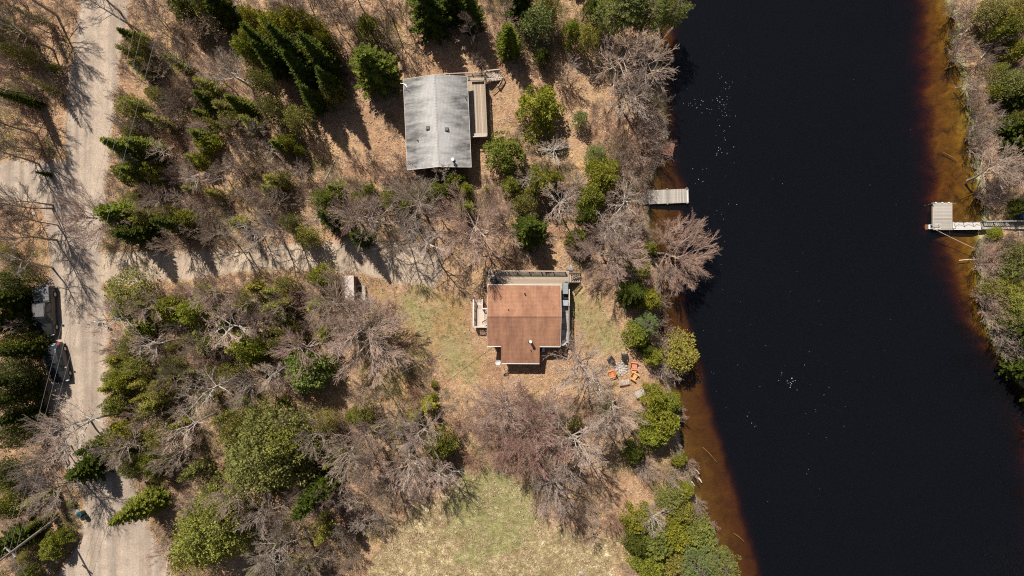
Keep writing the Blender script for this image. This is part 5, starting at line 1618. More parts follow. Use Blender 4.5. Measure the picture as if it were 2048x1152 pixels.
# kind, px, py, radius px, height m, tint   (px, py = middle of the crown in the photograph)
LIST = [
# across the road, upper part
('ol',35,105,26,8,'dull'),('ol',-10,60,30,9,'dull'),('ol',18,185,20,5,'dull'),('ce',106,135,10,3,''),('th',120,12,18,4,'brown'),('gr',-60,20,60,14,''),('gr',-20,-50,60,15,''),
('gr',-50,140,50,13,''),('gr',10,50,45,11,'brown'),('gr',-45,230,45,13,''),('gr',-30,300,40,12,'brown'),('th',40,240,24,7,'brown'),('th',20,300,22,6,''),('fi',93,348,7,2.6,'dark'),
('gr',150,-40,50,12,''),('bi',200,8,42,11,''),('th',60,20,25,7,'brown'),('al',70,190,16,2.2,'brown'),('al',15,150,18,2.4,'brown'),('fi',52,196,16,7,'dark'),('gr',20,395,36,10,''),
# between road and grey cottage
('ol',285,95,24,6,'dull'),('th',330,60,26,7,''),('th',300,150,24,6,'brown'),('gr',350,110,34,9,''),('th',385,60,26,7,'brown'),('bi',452,135,46,11,''),('bi',425,150,26,9,'grey'),
('ce',368,12,34,8,'dark'),('ce',412,14,26,8,''),('fi',445,20,34,10,'dark'),('ce',490,95,26,8,'bright'),('ce',505,35,24,8,'yellow'),('th',290,20,24,6,''),('th',310,-5,26,7,'grey'),
('ol',265,215,34,5,'dull'),('ol',255,262,22,5,'dull'),('ol',308,188,20,4,'bright'),('al',345,205,26,3,''),('al',380,195,22,3,'brown'),('al',330,240,30,3.2,'brown'),('al',295,265,26,3,'brown'),
('bi',310,300,24,6,'pale'),('al',340,290,26,3,'rust'),('ce',412,285,26,5,'bright'),('ce',400,320,20,4.5,'yellow'),('al',370,340,30,3,''),('bi',385,355,28,7,'pale'),('ce',253,345,26,6,''),('ce',300,345,26,6,'bright'),
('ol',455,240,24,6,'dull'),('ol',520,165,28,9,'dull'),('ol',545,220,28,8,''),('ol',590,235,30,8,'dull'),('th',470,290,26,6,'brown'),('th',430,350,24,6,''),('al',500,330,24,3,'brown'),('th',510,260,22,6,''),
('ce',572,285,20,6,'yellow'),('ce',595,300,13,4,'bright'),('ol',565,360,22,5,'dull'),('th',560,405,24,7,''),('th',600,345,20,6,'brown'),('al',640,300,20,3,'brown'),('ol',640,110,34,9,'dull'),
('ce',545,52,36,9,'yellow'),('ce',585,48,34,9,'yellow'),('ce',625,62,32,9,'yellow'),('ce',650,85,24,8,'yellow'),('ol',660,180,26,7,'dull'),('ce',505,75,24,8,'yellow'),
# driveway north thicket
('ma',175,443,58,8,'pink'),('fi',246,432,40,8,'bright'),('fi',285,470,30,8,'dark'),('ol',330,430,26,6,'dull'),('ce',372,440,26,6,'dull'),('th',330,480,26,8,'brown'),('gr',310,400,34,8,'brown'),
('gr',420,470,36,9,'brown'),('bi',520,468,36,10,'grey'),('bi',478,450,26,9,''),('gr',560,450,36,9,''),('ol',585,448,22,8,''),('ol',610,470,28,7,'bright'),('ce',664,395,24,7,''),('fi',665,440,24,8,'dark'),
('ol',640,405,26,7,''),('bi',640,440,30,9,'pale'),('al',400,400,28,3.2,'red'),('al',440,400,26,3,'brown'),('th',480,390,24,6,''),('al',520,395,26,3.2,'brown'),('gr',460,500,30,8,'brown'),('ol',270,395,16,4,''),
('gr',545,400,30,8,'brown'),('th',600,390,22,6,'brown'),
# tree belt between cottages
('gr',745,435,56,10,'grey'),('gr',700,440,40,9,'pink'),('gr',835,415,50,10,''),('bi',852,478,50,10,'grey'),('bi',820,450,28,9,''),('ce',812,412,14,5,'bright'),('ce',738,380,14,5,''),('ol',715,400,20,6,'dull'),('ol',780,395,24,6,'dull'),
('ce',870,383,22,5,''),('ol',840,385,20,5,'dull'),('ce',905,362,24,4,''),('ce',930,378,16,4,'bright'),('mb',945,432,72,9,'pink'),('ma',985,410,36,8,'pink'),('fi',1062,462,40,9,'dark'),('ol',1050,410,30,7,'dull'),
('bi',1122,398,46,10,'pale'),('ce',1082,362,34,7,'dull'),('ce',1022,372,24,6,''),('bi',1055,360,26,7,'grey'),('bi',1110,300,34,4,'pale'),('ce',1110,360,22,6,'dull'),('gr',800,480,34,9,'brown'),('th',890,350,24,5,'grey'),
# grey cottage
('fi',750,142,54,10,''),('al',800,330,30,3,'pink'),('al',770,350,22,2.5,'pink'),('th',705,310,16,5,'brown'),('al',705,320,14,2,'dull'),('al',830,350,24,3,'grey'),('th',840,360,20,5,'grey'),('al',740,320,18,2.4,'brown'),
('ce',735,50,26,7,''),('fi',862,30,50,11,'dark'),('fi',905,5,36,10,'dark'),('fi',940,28,32,9,'dark'),('th',945,50,24,8,'brown'),('th',800,20,24,8,'brown'),('th',690,30,26,9,'brown'),('th',720,110,22,8,'brown'),
('th',770,60,20,8,'brown'),('th',650,20,24,9,''),('gr',620,15,34,11,'brown'),('th',590,20,24,9,'brown'),('gr',560,0,34,11,''),('gr',700,-30,34,11,'brown'),('gr',760,-20,30,11,'brown'),('th',960,120,20,4,'brown'),
# cottage to river
('fi',1016,88,30,8,'bright'),('fi',1040,0,36,9,'dark'),('ol',1078,42,40,9,'blue'),('ce',1142,60,22,7,'bright'),('ol',1100,10,30,9,'dull'),('th',1020,20,30,9,'pink'),('ol',1175,70,28,8,'yellow'),
('ce',1078,212,50,8,'yellow'),('ce',1010,305,43,7,''),('ol',1161,236,20,4,'blue'),('ol',1192,308,24,4,'blue'),('gr',1238,128,62,9,'pale'),('gr',1290,150,60,9,'pale'),('gr',1250,180,50,8,'grey'),
('al',1300,215,44,3.4,'brown'),('al',1300,260,34,3.2,'grey'),('al',1275,300,36,3,'pink'),('al',1315,300,30,3,'pink'),('al',1250,330,26,3,'grey'),('al',1285,345,28,3,'pink'),('th',1140,140,24,6,'grey'),('al',1130,170,22,3,'brown'),
('ce',1085,110,18,5,'dark'),('al',1240,290,24,2.6,'brown'),('ce',1206,350,40,7,'yellow'),('pi',1225,30,52,10,'yellow'),('pi',1300,22,50,10,'yellow'),('pi',1262,5,46,11,''),('pi',1345,20,30,8,'yellow'),('ce',1190,15,26,8,'dark'),
# bank by plank dock
('ce',1186,395,30,8,''),('ce',1178,430,24,7,'dark'),('ce',1150,478,22,6,''),('bi',1245,400,42,9,'grey'),('bi',1228,462,40,9,'pale'),('mb',1215,505,66,8,'pink'),('ma',1248,470,40,7,'grey'),('al',1270,440,26,3,'pink'),
('ce',1302,496,17,3.5,'bright'),('ol',1275,535,30,5,'bright'),('ol',1255,520,28,5,'dull'),('al',1300,470,20,2.6,'pink'),('al',1290,385,22,3,'pink'),('al',1245,430,26,3,'pink'),
# bank beside red cottage
('fi',1262,588,32,7,'dark'),('ce',1300,600,26,6,'yellow'),('al',1326,600,22,2.8,'pink'),('al',1320,640,20,2.6,'pink'),('pi',1292,645,24,5,'blue'),('ce',1276,668,28,6,'bright'),('ce',1306,714,20,5,'bright'),
('ol',1366,712,44,6,'yellow'),('al',1338,690,30,3,'pale'),('al',1320,740,22,2.6,'grey'),('gr',1165,722,62,9,'grey'),('bi',1195,745,40,7,'grey'),('fi',1290,695,16,4,'dark'),('al',1350,745,24,2.6,'grey'),
# shed
('ma',655,612,62,8,'brown'),('ma',700,625,48,8,'brown'),('ce',636,552,26,6,'yellow'),('al',585,600,26,3,'red'),('mb',725,695,80,9,'grey'),('gr',602,690,48,9,'pink'),('ce',645,672,20,5,'bright'),('ol',570,570,24,5,'dull'),
('ce',570,640,22,6,'dark'),('ol',580,660,20,6,'dull'),('pc',612,744,50,8,'bright'),('gr',560,610,34,8,'brown'),('ol',650,720,18,4,'dull'),('al',780,620,22,1.8,'rust'),('ce',862,797,11,2.5,'bright'),('ce',868,770,8,1.6,''),
# thicket between road and shed
('ol',258,588,50,7,''),('gr',300,612,38,9,'pale'),('ce',335,622,34,6,'yellow'),('ce',380,625,34,7,'bright'),('ce',275,655,28,5,'bright'),('bi',298,688,40,9,'pale'),('ol',256,690,24,5,''),('ol',272,735,28,6,'bright'),
('bi',450,655,54,11,'pale'),('gr',520,640,34,9,'brown'),('ce',420,690,24,6,''),('ce',495,700,34,7,'bright'),('ce',240,765,24,5,'yellow'),('al',395,720,26,3,'red'),('ol',345,735,26,6,''),('gr',380,690,36,9,'brown'),
('bi',415,790,52,11,'grey'),('bi',375,850,40,10,'pale'),('bi',215,640,42,11,'pale'),('bi',540,745,36,8,'pale'),('ol',455,750,30,7,'dull'),('al',430,740,26,3,'brown'),('gr',500,770,36,9,''),('ce',565,805,12,4,'yellow'),
('ol',320,780,28,6,'dull'),('gr',350,770,34,9,'brown'),('ma',430,590,40,8,'pink'),('al',360,590,24,3,'pink'),('gr',470,610,36,9,'grey'),('ol',500,600,26,6,'dull'),
# bend of road
('bi',150,858,60,12,'pale'),('ce',225,812,26,5,''),('ce',233,878,34,6,'yellow'),('ol',320,872,34,7,'dull'),('ce',305,925,30,7,'bright'),('ol',265,935,26,6,''),('gr',350,900,40,10,'grey'),('al',380,870,30,3.4,'brown'),
('fi',180,935,34,6,'dark'),('gr',235,915,44,10,'grey'),('oL',528,905,98,13,''),('ol',480,860,40,11,'dull'),('ol',575,880,44,12,'bright'),('oL',425,1062,84,13,'bright'),('ol',455,1030,50,12,'grey'),('ol',380,1100,50,12,'yellow'),
('gr',330,1080,46,9,'pale'),('gr',455,1005,40,11,'grey'),('al',400,960,30,3,'brown'),('gr',390,990,36,9,'brown'),('gr',520,1050,44,10,'grey'),('gr',565,1100,56,11,''),('gr',590,1040,44,10,'brown'),('bi',540,1110,40,10,'pale'),
('fi',640,975,34,13,'dark'),('gr',640,870,40,10,''),('ol',650,850,26,7,'dull'),('gr',620,1130,40,9,'brown'),('al',680,1080,26,3,'brown'),('gr',600,1140,34,9,'grey'),
# pole side
('ol',15,560,34,8,'dark'),('gr',20,470,44,11,'brown'),('bi',5,530,36,11,''),('gr',40,440,30,9,'brown'),('ce',28,688,28,8,''),('ol',30,740,40,8,'dark'),('fi',60,700,24,9,'dark'),('fi',10,600,34,10,'dark'),('fi',45,790,24,8,'dark'),('fi',25,640,34,9,'dark'),('fi',38,760,26,8,'dark'),
('ol',15,800,34,9,'dark'),('ol',30,870,34,9,'dark'),('fi',55,830,26,8,'dark'),('ol',10,945,34,9,'dark'),('ce',12,1015,26,7,''),('gr',100,862,50,10,'grey'),('gr',90,985,54,9,'grey'),('th',80,930,30,8,'brown'),('ce',100,1098,27,4,''),
('ce',118,1078,20,3,'bright'),('ce',142,1008,9,1.2,''),('gr',60,920,36,10,''),('fi',30,1075,34,10,'dark'),('al',140,960,22,2.4,'brown'),('gr',10,400,40,11,''),('al',50,540,20,2.6,'brown'),('ce',55,1150,20,4,''),
# top of meadow
('gr',690,895,52,12,'pale'),('gr',738,925,44,11,'pink'),('gr',800,925,52,11,'grey'),('gr',850,860,50,10,'grey'),('ce',882,893,32,7,'dull'),('ol',725,825,28,6,'dull'),('gr',740,860,40,10,'brown'),('bi',880,965,38,10,'pale'),
('gr',780,840,40,9,''),('al',830,800,24,2.6,'rust'),('ce',705,835,16,4,''),('mb',1035,850,84,11,'red'),('ma',1010,800,60,9,'pink'),('ma',1060,905,56,11,'red'),('gr',1148,905,78,12,'grey'),('gr',1120,960,56,11,'grey'),
('gr',1225,870,52,10,'pink'),('gr',1240,805,58,11,'grey'),('gr',1110,1000,36,9,'pink'),('ol',1130,850,30,6,'dull'),('ol',1210,820,22,5,''),('ma',960,860,44,8,'pink'),('al',915,850,24,2.6,'rust'),('gr',1085,830,40,9,'grey'),
('gr',660,1010,34,9,'brown'),('al',720,1000,30,3,'brown'),('gr',775,995,36,8,'brown'),('th',735,1050,28,6,'grey'),('al',760,1040,30,3,'grey'),('al',700,1120,28,3,'brown'),('al',830,985,24,2.4,'grey'),('al',1175,1035,26,2.4,'pink'),('al',1225,1050,26,2.6,'rust'),('al',1080,1010,24,2.4,'pale'),('th',1190,1075,22,3.5,'pink'),('al',690,1060,30,3,'grey'),('bi',900,955,26,7,'grey'),('al',950,925,24,2.2,'rust'),('al',1000,930,22,2.2,'brown'),('al',760,970,26,2.6,'grey'),
# bank beside meadow
('ce',1312,795,28,6,'yellow'),('ce',1343,808,22,5,'bright'),('ce',1325,850,40,7,'yellow'),('ce',1308,870,30,6,'bright'),('ce',1268,908,24,5,'dark'),('al',1362,830,16,2.4,'pink'),('ce',1360,922,17,3.5,'yellow'),
('ce',1369,980,20,4,'yellow'),('al',1385,940,20,2.4,'pale'),('al',1345,960,24,2.6,'pale'),('ol',1340,1000,34,5,''),('ol',1365,1025,30,5,'yellow'),('ce',1278,1042,32,6,'yellow'),('bi',1316,1045,34,6,'pale'),('al',1400,1020,20,2.4,'pink'),
('ce',1275,1085,28,6,'dark'),('pc',1310,1085,40,7,'yellow'),('ce',1350,1075,34,6,'yellow'),('pc',1400,1075,38,6,'yellow'),('pi',1435,1120,36,7,'yellow'),('ce',1300,1130,34,6,'bright'),('ol',1345,1125,36,6,'yellow'),('pi',1395,1130,40,7,''),
('al',1420,1060,18,2.4,'pink'),('al',1290,940,26,2.6,'grey'),('al',1355,900,14,2,'pale'),
# far bank
('al',1935,12,34,3,'pale'),('al',1938,95,30,3.2,'pale'),('al',1920,62,16,2,'brown'),('ol',1985,20,34,6,'dull'),('ce',2015,55,30,6,''),('ol',2040,25,34,7,'yellow'),('al',2006,85,24,3,'brown'),('ce',2035,95,22,5,'yellow'),
('th',1942,162,18,3,'pale'),('ol',2030,165,32,6,''),('fi',2045,190,34,7,'dark'),('ce',2000,182,16,3,'yellow'),('al',1975,215,24,2.8,'brown'),('al',1990,250,30,3.2,'grey'),('fi',2035,250,32,7,'dark'),('al',1965,262,24,2.8,'grey'),
('al',1960,195,18,2.4,'pale'),('al',1975,290,26,3,'pale'),('gr',2005,345,48,7,'pale'),('gr',2035,330,40,7,'pale'),('al',1985,385,24,2.8,'grey'),('fi',2042,290,30,7,'dark'),('al',2000,400,20,2.4,'pink'),('ce',2043,415,18,4,'dark'),
('ce',1999,466,16,2.0,'bright'),('al',1980,490,20,2.4,'grey'),('al',1990,525,32,3.2,'pale'),('ol',2005,575,30,4.5,'yellow'),('ol',2028,540,26,5,''),('al',1990,590,26,3,'pale'),('ol',2034,600,30,5,'bright'),('al',2004,625,28,3,'pale'),('ol',2034,640,26,5,''),('al',2025,670,34,3.2,'grey'),
('al',2040,700,30,3,'grey'),('fi',2060,660,34,9,'dark'),('fi',2070,740,36,10,'dark'),('fi',2110,800,36,9,'dark'),('ol',2045,510,30,6,''),('al',2020,500,22,2.6,'brown'),
]
for r in LIST:
    plant(*r)
# spires whose tops are seen leaning away from the middle of the picture
for tx, ty, h_, rp_, tn in [(203,284,9.5,34,''),(240,277,8,30,''),(236,54,5,20,''),(386,184,5,20,''),(384,215,4,14,''),(455,194,6.5,26,''),(377,260,5.5,24,''),(528,42,13.5,36,'dark'),(482,55,12,30,'dark'),(597,60,12.5,34,'dark'),
                            (492,75,11,28,'dark'),(560,100,11,30,'dark'),(620,130,10,28,'dark'),(590,170,9,26,'dark'),(541,275,5.5,20,''),(225,1049,9,38,''),(236,335,7,26,''),(700,470,8,22,'dark'),(300,440,9,26,'dark'),(148,905,8,26,'')]:
    plant('sp', 0, 0, rp_, h_, tn, tip=(tx, ty))
# leaning over the water beside the plank dock, its foot on the bank
lean = plant('mb', 1378, 508, 66, 6.5, 'pink', base=(1318, 506), desc='large round pinkish maple leaning out over the water')
plant('gr', 1345, 545, 34, 5, 'pink', base=(1312, 522), desc='lower pink twigged tree leaning over the water')
plant('gr', 1335, 470, 34, 5.5, 'pink', base=(1310, 500), desc='upper pink twigged tree leaning over the water')
plant('gr', 2040, 850, 17, 3.2, 'pale', base=(2082, 868), desc='pale dead tree reaching out over dark water')

# ------------------------------------------------------------------ saplings and brush that fill the thickets
FILLS = [
 ([(240,120),(300,60),(470,170),(600,300),(640,360),(620,480),(300,480),(235,330)], 66, ('th','al','al','lo','th','lo'), 28),
 ([(230,580),(520,570),(640,600),(640,700),(560,840),(470,830),(380,960),(300,960),(230,900),(215,700)], 80, ('th','al','lo','lo','ol','lo'), 30),
 ([(560,830),(700,780),(860,810),(930,900),(860,960),(760,960),(690,1090),(600,1150),(480,1150)], 44, ('al','th','gr','lo','lo'), 28),
 ([(0,0),(120,0),(110,300),(0,310)], 18, ('th','al','lo'), 26),
 ([(0,420),(55,430),(50,700),(70,900),(110,1000),(40,1150),(0,1150)], 26, ('th','al','ol','lo'), 28),
 ([(280,0),(820,0),(800,60),(690,90),(480,60),(280,80)], 16, ('th','th','al'), 26),
 ([(640,370),(1000,375),(900,450),(640,460)], 22, ('al','th','lo'), 26),
 ([(1000,330),(1290,360),(1270,440),(1150,420),(1020,400)], 10, ('al','th'), 22),
 ([(1940,120),(2060,0),(2080,420),(1990,400),(1965,260)], 18, ('al','ol','al'), 24),
 ([(1990,480),(2080,460),(2090,800),(2050,720),(1990,580)], 14, ('al','ol'), 24)]
def inpoly(x, y, poly):
    return float(poly_sd(np.array([x]), np.array([y]), poly)[0]) < 0
rf_ = random.Random(1234)
for poly, n, kinds, r0 in FILLS:
    xs = [p[0] for p in poly]; ys = [p[1] for p in poly]
    k = 0; tries = 0
    while k < n and tries < 3000:
        tries += 1
        x = rf_.uniform(min(xs), max(xs)); y = rf_.uniform(min(ys), max(ys))
        if not inpoly(x, y, poly) or inpoly(x, y, ROAD) or abs(poly_sd(np.array([x]), np.array([y]), DRIVE)[0] - 2) < 14 or inpoly(x, y, DRIVE): continue
        b = P(x, y, 0)
        if any((b.x - q[0]) ** 2 + (b.y - q[1]) ** 2 < .9 for q in treeroots): continue
        if 800 < x < 985 and 140 < y < 345: continue
        kd = rf_.choice(kinds)
        h_ = {'th': rf_.uniform(4, 8), 'al': rf_.uniform(2, 3.3), 'gr': rf_.uniform(7, 10), 'ol': rf_.uniform(2.5, 5), 'lo': rf_.uniform(3.5, 6.5)}[kd]
        tn = rf_.choice(('', 'brown', 'pink', 'grey', 'brown')) if kd not in ('ol', 'lo') else rf_.choice(('', 'dull', 'bright', 'yellow'))
        plant(kd, x, y, r0 * rf_.uniform(.55, 1.0) * (.8 if kd in ('ol', 'lo') else 1), h_, tn, fill=True)
        k += 1

log(1412, 900, 1440, 930, .06, 'sunken dark branch lying in amber shallows below the river cedars', 'bark', WZ - .38, WZ - .32, 'sunken_branch')
log(1475, 1075, 1496, 1092, .07, 'sunken dark log in the widest amber shallows by the meadow', 'bark', WZ - .4, WZ - .34, 'sunken_branch')
log(1362, 655, 1352, 690, .05, 'sunken stick in shallows beside the leaning pale shrub', 'bark', WZ - .25, WZ - .25, 'sunken_branch')
log(1905, 130, 1935, 122, .06, 'sunken stick in upper amber shallows of the far bank', 'bark', WZ - .3, WZ - .2, 'sunken_branch')
log(1900, 300, 1930, 318, .05, 'slim sunken stick in far amber shallows above the dock', 'bark', WZ - .3, WZ - .2, 'sunken_branch')
# labels: look, place, and where looks do not settle it the rank counted from a landmark
groups = {}
for rec in trees:
    key = (rec[1], rec[2][0], bool(rec[4]))
    groups.setdefault(key, []).append(rec)
for (desc, reg, fl), recs in groups.items():
    recs.sort(key=lambda r: r[3])
    for i, (o, d_, rg_, dist, fill, kind) in enumerate(recs):
        if fill:
            o['label'] = f'{d_} among undergrowth {reg}'
            o['group'] = f'{NOUN[kind]} undergrowth {reg}'
        else:
            if len(recs) == 1: o['label'] = f'{d_} {reg}'
            elif i == len(recs) - 1 and len(recs) > 2: o['label'] = f'{d_} {reg}, outermost from {rg_[1]}'
            else: o['label'] = f'{d_} {reg}, {ORD[i]} from {rg_[1]}'
            if len(o['label'].replace(',', '').split()) > 16: o['label'] = o['label'].replace('tall ', '', 1).replace('silvery ', '', 1)
            if len(recs) > 1: o['group'] = f'{NOUN[kind]}s {reg}'

# ------------------------------------------------------------------ ground cover nobody could count
def scatter(name, label, pts, src_mesh, m, smin, smax, seed):
    me = bpy.data.meshes.new(name); me.from_pydata(pts, [], [])
    o = link(name, me); tag(o, label, None, None, 'stuff')
    src = bpy.data.objects.new(name + '_tuft', src_mesh)
    if m is not None and not src_mesh.materials: src_mesh.materials.append(m)
    ng = bpy.data.node_groups.new(name, 'GeometryNodeTree')
    ng.interface.new_socket('Geometry', in_out='INPUT', socket_type='NodeSocketGeometry')
    ng.interface.new_socket('Geometry', in_out='OUTPUT', socket_type='NodeSocketGeometry')
    gi = ng.nodes.new('NodeGroupInput'); go = ng.nodes.new('NodeGroupOutput')
    oi = ng.nodes.new('GeometryNodeObjectInfo'); oi.inputs[0].default_value = src
    iop = ng.nodes.new('GeometryNodeInstanceOnPoints')
    rv = ng.nodes.new('FunctionNodeRandomValue'); rv.data_type = 'FLOAT_VECTOR'
    rv.inputs[0].default_value = (-.3, -.3, 0); rv.inputs[1].default_value = (.3, .3, 6.283)
    rv.inputs['Seed'].default_value = seed
    rs = ng.nodes.new('FunctionNodeRandomValue'); rs.data_type = 'FLOAT'
    rs.inputs[2].default_value = smin; rs.inputs[3].default_value = smax; rs.inputs['Seed'].default_value = seed + 1
    mtp = ng.nodes.new('GeometryNodeMeshToPoints')
    L = ng.links
    L.new(gi.outputs[0], mtp.inputs[0]); L.new(mtp.outputs[0], iop.inputs['Points'])
    L.new(oi.outputs['Geometry'], iop.inputs['Instance'])
    L.new(rv.outputs[0], iop.inputs['Rotation']); L.new(rs.outputs[1], iop.inputs['Scale'])
    L.new(iop.outputs[0], go.inputs[0])
    md = o.modifiers.new('scatter', 'NODES'); md.node_group = ng
    return o

def scatter_points(n, test, seed, lift=0.0, box_=(-40, -40, 2110, 1190)):
    rs = np.random.RandomState(seed)
    px = rs.uniform(box_[0], box_[2], n); py = rs.uniform(box_[1], box_[3], n)
    x = (px - 1024) / PM; y = (576 - py) / PM
    T = terrain(x, y)
    k = test(px, py, T) & (rs.rand(n) < 1)
    return [(float(a), float(b), float(c) + lift) for a, b, c in zip(x[k], y[k], T[0][k])]
def brush_mesh(seed, stems, h, R0, r):
    R_ = random.Random(seed); tw = MB()
    for k in range(stems):
        az = R_.random() * 6.283; el = math.radians(R_.uniform(20, 80))
        d = Vector((math.cos(az) * math.cos(el), math.sin(az) * math.cos(el), math.sin(el)))
        q = Vector((R_.gauss(0, .12), R_.gauss(0, .12), -.03)); L = h * R_.uniform(.6, 1.1)
        e = q + d * L
        tw.spike(q, e, r)
        for j in range(5):
            p = q.lerp(e, R_.uniform(.25, .9))
            d2 = (d + Vector((R_.gauss(0, .6), R_.gauss(0, .6), R_.gauss(0, .4)))).normalized()
            e2 = p + d2 * L * .4
            tw.spike(p, e2, r * .7)
            p2 = p.lerp(e2, .6); tw.spike(p2, p2 + (d2 + Vector((R_.gauss(0, .6), R_.gauss(0, .6), .1))).normalized() * L * .2, r * .55)
    return tw.mesh('brush')
def dens(px, py, s=.011, seed=5): return vnoise(px, py, s, seed)
CLEARINGS = [[(640,230),(730,210),(810,290),(815,350),(700,360),(625,290)],[(975,100),(1060,150),(1015,260),(990,300),(960,300),(1000,150)],[(1110,100),(1190,110),(1180,330),(1130,330),(1110,200)],
 [(880,690),(1190,700),(1190,790),(960,800),(860,770)],[(1110,450),(1160,440),(1150,540),(1090,540)],[(232,150),(262,140),(250,330),(222,330)],[(860,480),(960,500),(970,560),(880,580)],[(790,90),(930,90),(930,150),(800,150)]]
def woods(px, py, T):
    z, r, dr, l, me, g_, w, rt, di = T
    house = ((px > 795) & (px < 1000) & (py > 135) & (py < 350)) | ((px > 935) & (px < 1165) & (py > 530) & (py < 760))
    clear = ((px > 1185) & (px < 1300) & (py > 690) & (py < 800)) | ((px > 60) & (px < 150) & (py > 560) & (py < 765))
    for poly in CLEARINGS:
        clear |= poly_sd(px, py, poly) < 8 * vnoise(px, py, .03, 44)
    return (r < .3) & (l < .25) & (me < .3) & (w < .05) & ~house & ~clear
M['brush'] = simple('brush_twigs', (0.42, 0.32, 0.235), 0.9, var=.3, scale=.3)
M['brush_red'] = simple('red_twigs', (0.33, 0.19, 0.15), 0.9, var=.3, scale=.3)
pts = scatter_points(52000, lambda px, py, T: woods(px, py, T) & (dens(px, py) > -.3), 21)
scatter('undergrowth', 'low tangle of bare brown twigs over the forest floor', pts[:11500], brush_mesh(1, 7, .75, .5, .012), M['brush'], .4, 1.2, 3)
pts = scatter_points(12000, lambda px, py, T: woods(px, py, T) & (dens(px, py, .013, 8) > .25), 22)
scatter('reddish_undergrowth', 'low reddish brush in patches over the forest floor', pts[:2600], brush_mesh(2, 9, .8, .5, .012), M['brush_red'], .5, 1.3, 5)
M['brush_olive'] = simple('olive_twigs', (0.27, 0.26, 0.085), 0.9, var=.3, scale=.3)
pts = scatter_points(16000, lambda px, py, T: woods(px, py, T) & (dens(px, py, .012, 15) > .1), 25)
scatter('olive_undergrowth', 'low olive green brush in patches over the forest floor', pts[:4200], brush_mesh(3, 10, .7, .5, .014), M['brush_olive'], .5, 1.3, 11)
gm = MB(); R_ = random.Random(4)
for k in range(26):
    a_ = R_.random() * 6.28; r_ = R_.random() * .16
    p = Vector((math.cos(a_) * r_, math.sin(a_) * r_, 0)); d = Vector((R_.gauss(0, .5), R_.gauss(0, .5), 1)).normalized()
    s_ = d.orthogonal().normalized() * .012; L = R_.uniform(.08, .22)
    gm.poly([p - s_, p + s_, p + d * L])
M['grass'] = simple('dry_grass', (0.42, 0.36, 0.17), 0.9, var=.25, scale=.4)
pts = scatter_points(60000, lambda px, py, T: ((T[3] > .4) | (T[4] > .4)) & (T[1] < .3) & (vnoise(px, py, .03, 31) > -.2), 23)
scatter('grass', 'dry straw coloured grass on lawns and meadow', pts[:9000], gm.mesh('blade'), M['grass'], .5, 1.3, 7)
# fallen leaves, curled up a little from the ground
lm_ = MB()
for k in range(14):
    p = Vector((R_.uniform(-.5, .5), R_.uniform(-.5, .5), R_.uniform(.01, .05))); a_ = R_.random() * 6.28
    d = Vector((math.cos(a_), math.sin(a_), R_.uniform(-.1, .4))) * .055; s_ = Vector((-math.sin(a_), math.cos(a_), R_.uniform(-.2, .4))) * .035
    lm_.quad(p - d, p + s_, p + d, p - s_)
m_, nt_, out_ = mat('fallen_leaf')
gi_ = nt_.nodes.new('ShaderNodeNewGeometry')
r_ = ramp(nt_, gi_.outputs['Random Per Island'], [(0, (.24, .14, .085)), (.4, (.38, .25, .165)), (.75, (.50, .355, .24)), (1, (.62, .47, .34))])
b_ = nt_.nodes.new('ShaderNodeBsdfPrincipled'); b_.inputs['Roughness'].default_value = .8
nt_.links.new(r_.outputs[0], b_.inputs['Base Color']); nt_.links.new(b_.outputs[0], out_.inputs[0])
pts = scatter_points(60000, lambda px, py, T: (T[6] < .05) & (T[1] < .55) & (T[3] < .6), 24)
scatter('fallen_leaves', 'tan and brown fallen leaves over the forest floor', pts[:16000], lm_.mesh('leaf'), m_, .7, 1.2, 9)

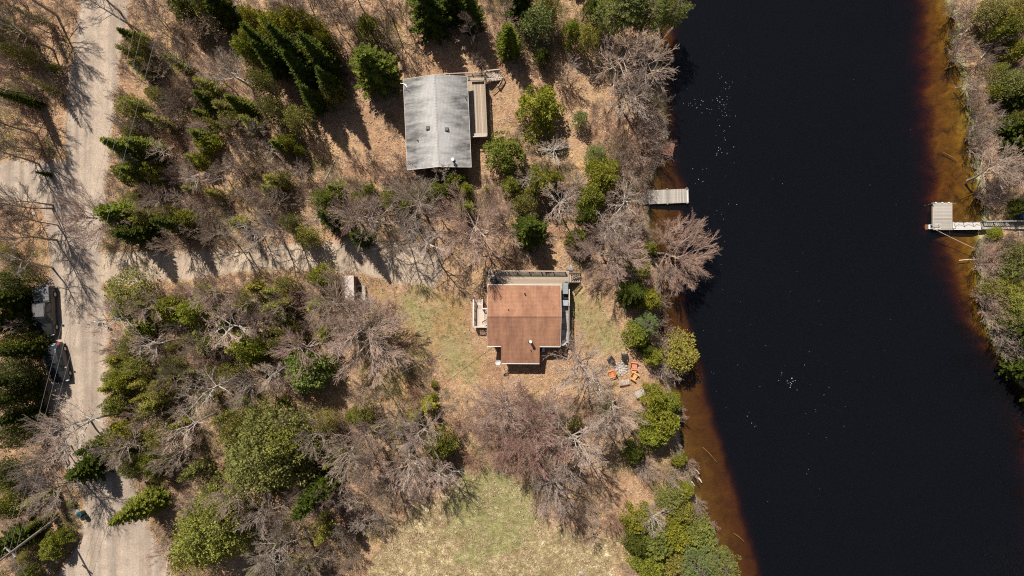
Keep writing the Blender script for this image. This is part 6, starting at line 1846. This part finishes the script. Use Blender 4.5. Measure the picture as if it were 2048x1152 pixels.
# woods that go on beyond the picture on every side
def joined(name, a, b):
    va = [v.co[:] for v in a.vertices]; vb = [v.co[:] for v in b.vertices]
    fa = [tuple(p.vertices) for p in a.polygons]; fb = [tuple(i + len(va) for i in p.vertices) for p in b.polygons]
    me = bpy.data.meshes.new(name); me.from_pydata(va + vb, [], fa + fb)
    me.materials.append(a.materials[0]); me.materials.append(b.materials[0])
    me.polygons.foreach_set('material_index', [0] * len(fa) + [1] * len(fb)); me.update()
    return me
def outside(px, py, T):
    out_f = (px < -70) | (px > 2130) | (py < -70) | (py > 1230)
    land = (T[6] < .05) & (T[0] > -.5) & (T[1] < .1) & ((px < line_x(py, SHORE_L) - 20) | (px > line_x(py, SHORE_R) + 20))
    return out_f & land
for nm_, kd_, n_, sd_, lb_ in (('outlying_bare_woods', 'gr', 900, 51, 'leafless grey woods carrying on beyond the clearing'), ('outlying_spruce_woods', 'fi', 500, 52, 'dark evergreen woods carrying on beyond the clearing')):
    pts = scatter_points(n_, outside, sd_, 0.0, (-700, -700, 2750, 1850))
    t_, c_ = PROTO[kd_]['v'][0]
    o_ = scatter(nm_, lb_, pts[:330], joined(nm_, t_, c_), None, .7, 1.1, sd_)
# sun glints on the river, painted as small white matt discs
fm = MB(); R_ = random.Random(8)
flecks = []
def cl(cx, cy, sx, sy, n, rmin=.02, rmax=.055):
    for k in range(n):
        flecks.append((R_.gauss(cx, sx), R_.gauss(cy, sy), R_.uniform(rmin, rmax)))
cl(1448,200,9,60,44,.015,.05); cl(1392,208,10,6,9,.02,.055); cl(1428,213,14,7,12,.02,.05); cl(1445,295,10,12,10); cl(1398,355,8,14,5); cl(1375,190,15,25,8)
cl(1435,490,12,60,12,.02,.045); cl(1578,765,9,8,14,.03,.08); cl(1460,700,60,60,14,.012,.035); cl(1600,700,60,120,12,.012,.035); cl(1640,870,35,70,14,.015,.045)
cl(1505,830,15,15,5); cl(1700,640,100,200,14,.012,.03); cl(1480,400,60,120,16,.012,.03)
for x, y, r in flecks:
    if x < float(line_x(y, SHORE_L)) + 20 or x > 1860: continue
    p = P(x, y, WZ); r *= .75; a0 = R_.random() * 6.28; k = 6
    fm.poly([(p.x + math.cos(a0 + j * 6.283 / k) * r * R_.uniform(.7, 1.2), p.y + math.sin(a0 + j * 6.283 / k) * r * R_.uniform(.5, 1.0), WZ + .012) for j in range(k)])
M['painted_glint'] = simple('painted_glint', (.50, .50, .50), .4, var=.05)
tag(fm.build('painted_glint', M['painted_glint']), 'tiny white flecks painted as sun glints on the dark river', None, None, 'stuff')
